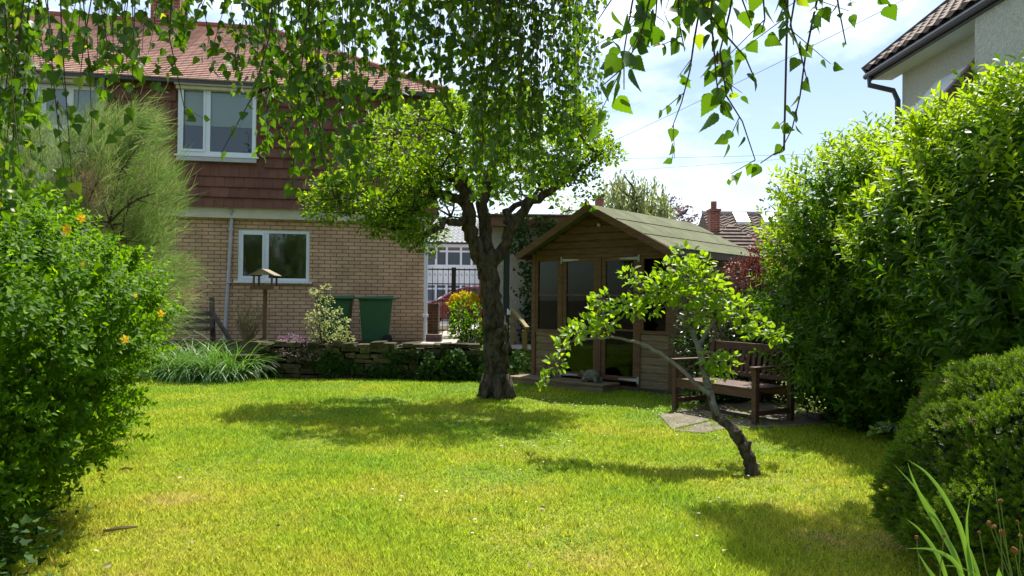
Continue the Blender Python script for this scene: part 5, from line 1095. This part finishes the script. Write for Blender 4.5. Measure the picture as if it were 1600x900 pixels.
def strand(pts, leaf=.05, gap=.035, wood=.0016, top=True, dens=1., side=.6):
    pts = [np.array(p) for p in pts]
    if top:   # run up to a bough
        a = pts[0]; b_ = np.array(bpts)+BT; d = np.linalg.norm((b_-a)*[1, 1, .5], axis=1)+100*(b_[:, 2] < a[2]+.1); q = b_[d.argmin()]; pts = [q, (q*.5+a*.5)+np.array([0, 0, .1])]+pts
    tw.tube([p-BT for p in pts], list(np.linspace(wood*1.9, wood*.6, len(pts))), 4)
    a = pts; s_ = 0
    for i in range(len(a)-1):
        v = a[i+1]-a[i]; L_ = np.linalg.norm(v); k_ = max(1, int(L_/gap*dens*(.7 if top and i < 2 else 1)))
        for j in range(k_):
            p = a[i]+v*((j+random.random())/k_); o_ = unit(rng.normal(size=3)*[1, 1, .2]); l_ = leaf*random.uniform(.7, 1.15)
            LD.append(unit(o_*side+v/L_*.35+np.array([0, 0, -.75]))); LP.append(p-BT+LD[-1]*l_*.32); LS.append(l_)
            if random.random() < .34:
                e_ = p+unit(o_+np.array([0, 0, -.7]))*random.uniform(.05, .15); tw.tube([p-BT, e_-BT], [wood*.7, wood*.4], 3)
                for t2 in (.5, .8, 1.):
                    d2 = unit(rng.normal(size=3)*[1, 1, .3]*.8+np.array([0, 0, -.7])); l2 = leaf*random.uniform(.6, 1.05); LD.append(d2); LP.append(p*(1-t2)+e_*t2-BT+d2*l2*.32); LS.append(l2)
            if random.random() < .05: CK.append(p-BT+o_*.01)
def hang(x, y0, y1, Y, leaf=.05, gap=.035, sway=28, dens=1.):
    k = max(3, int((y1-y0)/45)+2); pts = []; dx = random.uniform(-sway, sway)*(1 if sway < 10 else 1.6); ph = random.uniform(0, 6)
    for i in range(k): t = i/(k-1); pts.append(at(x+dx*t+3*math.sin(ph+4*t), y0+(y1-y0)*t, Y+.05*math.sin(ph+3*t)))
    strand(pts, leaf, gap, dens=dens)
R_ = random.uniform
for _ in range(22): hang(R_(-40, 70), -60, R_(150, 330), R_(2.6, 3.6), .05, .04)
for _ in range(18): hang(R_(40, 260), -60, R_(50, 170), R_(2.5, 3.8), .048, .034)
for x, y in ((125, 215), (68, 290), (40, 340), (95, 300), (150, 170), (205, 165), (190, 140)): hang(x, -60, y, R_(2.4, 3.), .052, .05)
for _ in range(12): hang(R_(250, 420), -60, R_(20, 110), R_(3., 4.2), .048, .032)
for _ in range(30): hang(R_(395, 570), -60, R_(110, 270), R_(3.0, 4.2), .05, .034)
for _ in range(10): hang(R_(470, 560), -60, R_(240, 300), R_(2.9, 3.4), .052, .05)
for _ in range(34): hang(R_(560, 745), -60, R_(60, 185), R_(3.2, 4.3), .048, .032)
for _ in range(76): hang(R_(735, 905), -60, R_(150, 310), R_(3.5, 4.3), .038, .036, 8)
for _ in range(7): hang(R_(745, 860), -60, R_(290, 335), R_(3.4, 3.9), .042, .075, 8)
for _ in range(12): hang(R_(890, 935), -60, R_(110, 190), R_(4.4, 5), .04, .055, 8)
for _ in range(4): hang(R_(675, 740), -60, R_(270, 330), R_(3.4, 3.7), .048, .09, 10)
# sprays crossing window and right hand sprays near the camera
def spray(lst, Y, leaf, gap, dens=1., wood=.0022): leaf *= .86; strand([at(x, y, Y+d) for x, y, d in [(l+(0,))[:3] for l in lst]], leaf, gap, wood, True, dens, .75)
spray([(430, -40), (420, 60), (395, 150), (370, 195), (345, 240)], 2.6, .05, .055); spray([(270, -40), (265, 60), (280, 130), (290, 180)], 2.7, .05, .06)
spray([(1040, -60), (1015, 0), (1000, 60), (975, 105), (940, 135)], 1.6, .066, .028); spray([(1000, -60), (985, 20), (975, 80), (975, 140)], 1.6, .064, .028); spray([(960, -50), (955, 0), (935, 30)], 1.75, .06, .04); spray([(1030, -50), (1025, 20), (1020, 60)], 1.7, .06, .04)
spray([(1075, -60), (1100, 10), (1130, 50), (1165, 90), (1182, 130)], 1.7, .062, .026); spray([(1110, 20), (1115, 70), (1120, 130), (1130, 180)], 1.7, .06, .022); spray([(1150, -40), (1140, 20), (1125, 80), (1135, 150), (1160, 190), (1180, 250)], 1.85, .052, .035)
spray([(1085, 60), (1078, 110), (1065, 160), (1050, 200)], 1.9, .046, .075); spray([(1060, -40), (1060, 30), (1070, 80)], 1.8, .055, .035)
spray([(1190, -40), (1195, 30), (1190, 50)], 1.8, .055, .04); spray([(1140, -50), (1160, 0), (1175, 40)], 1.8, .055, .04); spray([(1215, -40), (1235, 30), (1240, 70)], 1.8, .055, .035); spray([(1290, -60), (1270, 30), (1258, 90), (1250, 150), (1238, 200), (1218, 240)], 1.85, .05, .04)
spray([(1250, -50), (1235, 40), (1250, 80), (1262, 130)], 1.8, .052, .045); spray([(1300, -50), (1312, 20), (1322, 70)], 1.9, .022, .07); spray([(1345, -50), (1370, -10), (1392, 10)], 1.75, .05, .12); spray([(1280, -50), (1300, -10), (1330, 0)], 1.75, .04, .03)
spray([(1225, 235), (1210, 240), (1188, 255)], 1.85, .04, .08)
# leafy bough out of view above the hedge gap that shades the lower right lawn
for _ in range(330): yy = R_(5.9, 7.4); c = np.array([R_(2.1, 4.2), yy, 1.32+.40*yy+.55+R_(0, .4)]); strand([c, c-np.array([R_(-.1, .1), R_(-.1, .1), R_(.2, .45)])], .055, .02)
# unseen crown added over and behind the camera to block skylight
P = []; 
for _ in range(150):
    c = np.array([R_(-4.5, 4.5), R_(-7, 1.6), R_(4.6, 8)]); 
    k_ = 110; P.append(c+rng.normal(size=(k_, 3))*[.45, .45, .4])
P = np.concatenate(P); P = P[(P[:, 1] < 2.4) & (P[:, 2] > 4.0)]; crown = P-BT
bm.build('boughs', 'birchbark', bi, smooth=True); tw.build('hanging_twigs', 'twig', bi)
cn = len(crown); cD = rng.normal(size=(cn, 3))*.6; cD[:, 2] -= .7; scatter('unseen_crown_foliage', SIMPLE, crown, frames(cD, rng.normal(size=(cn, 3))), rng.uniform(.1, .16, cn), 'birch', bi, smooth=False)
LP = np.array(LP); LD = np.array(LD); LS = np.array(LS); print('birch leaves', len(LP))
scatter('foliage', BIRCH, LP, frames(LD, rng.normal(size=LP.shape)*[1, 1, .35]), LS, 'birch', bi, smooth=False)
m = MB()
for p in CK: m.tube([p, p-np.array([0.002, 0, .012]), p-np.array([0, 0, .032])], [.0015, .0038, .002], 5)
tag(m.build('catkins', 'catkin', bi), kind='stuff')
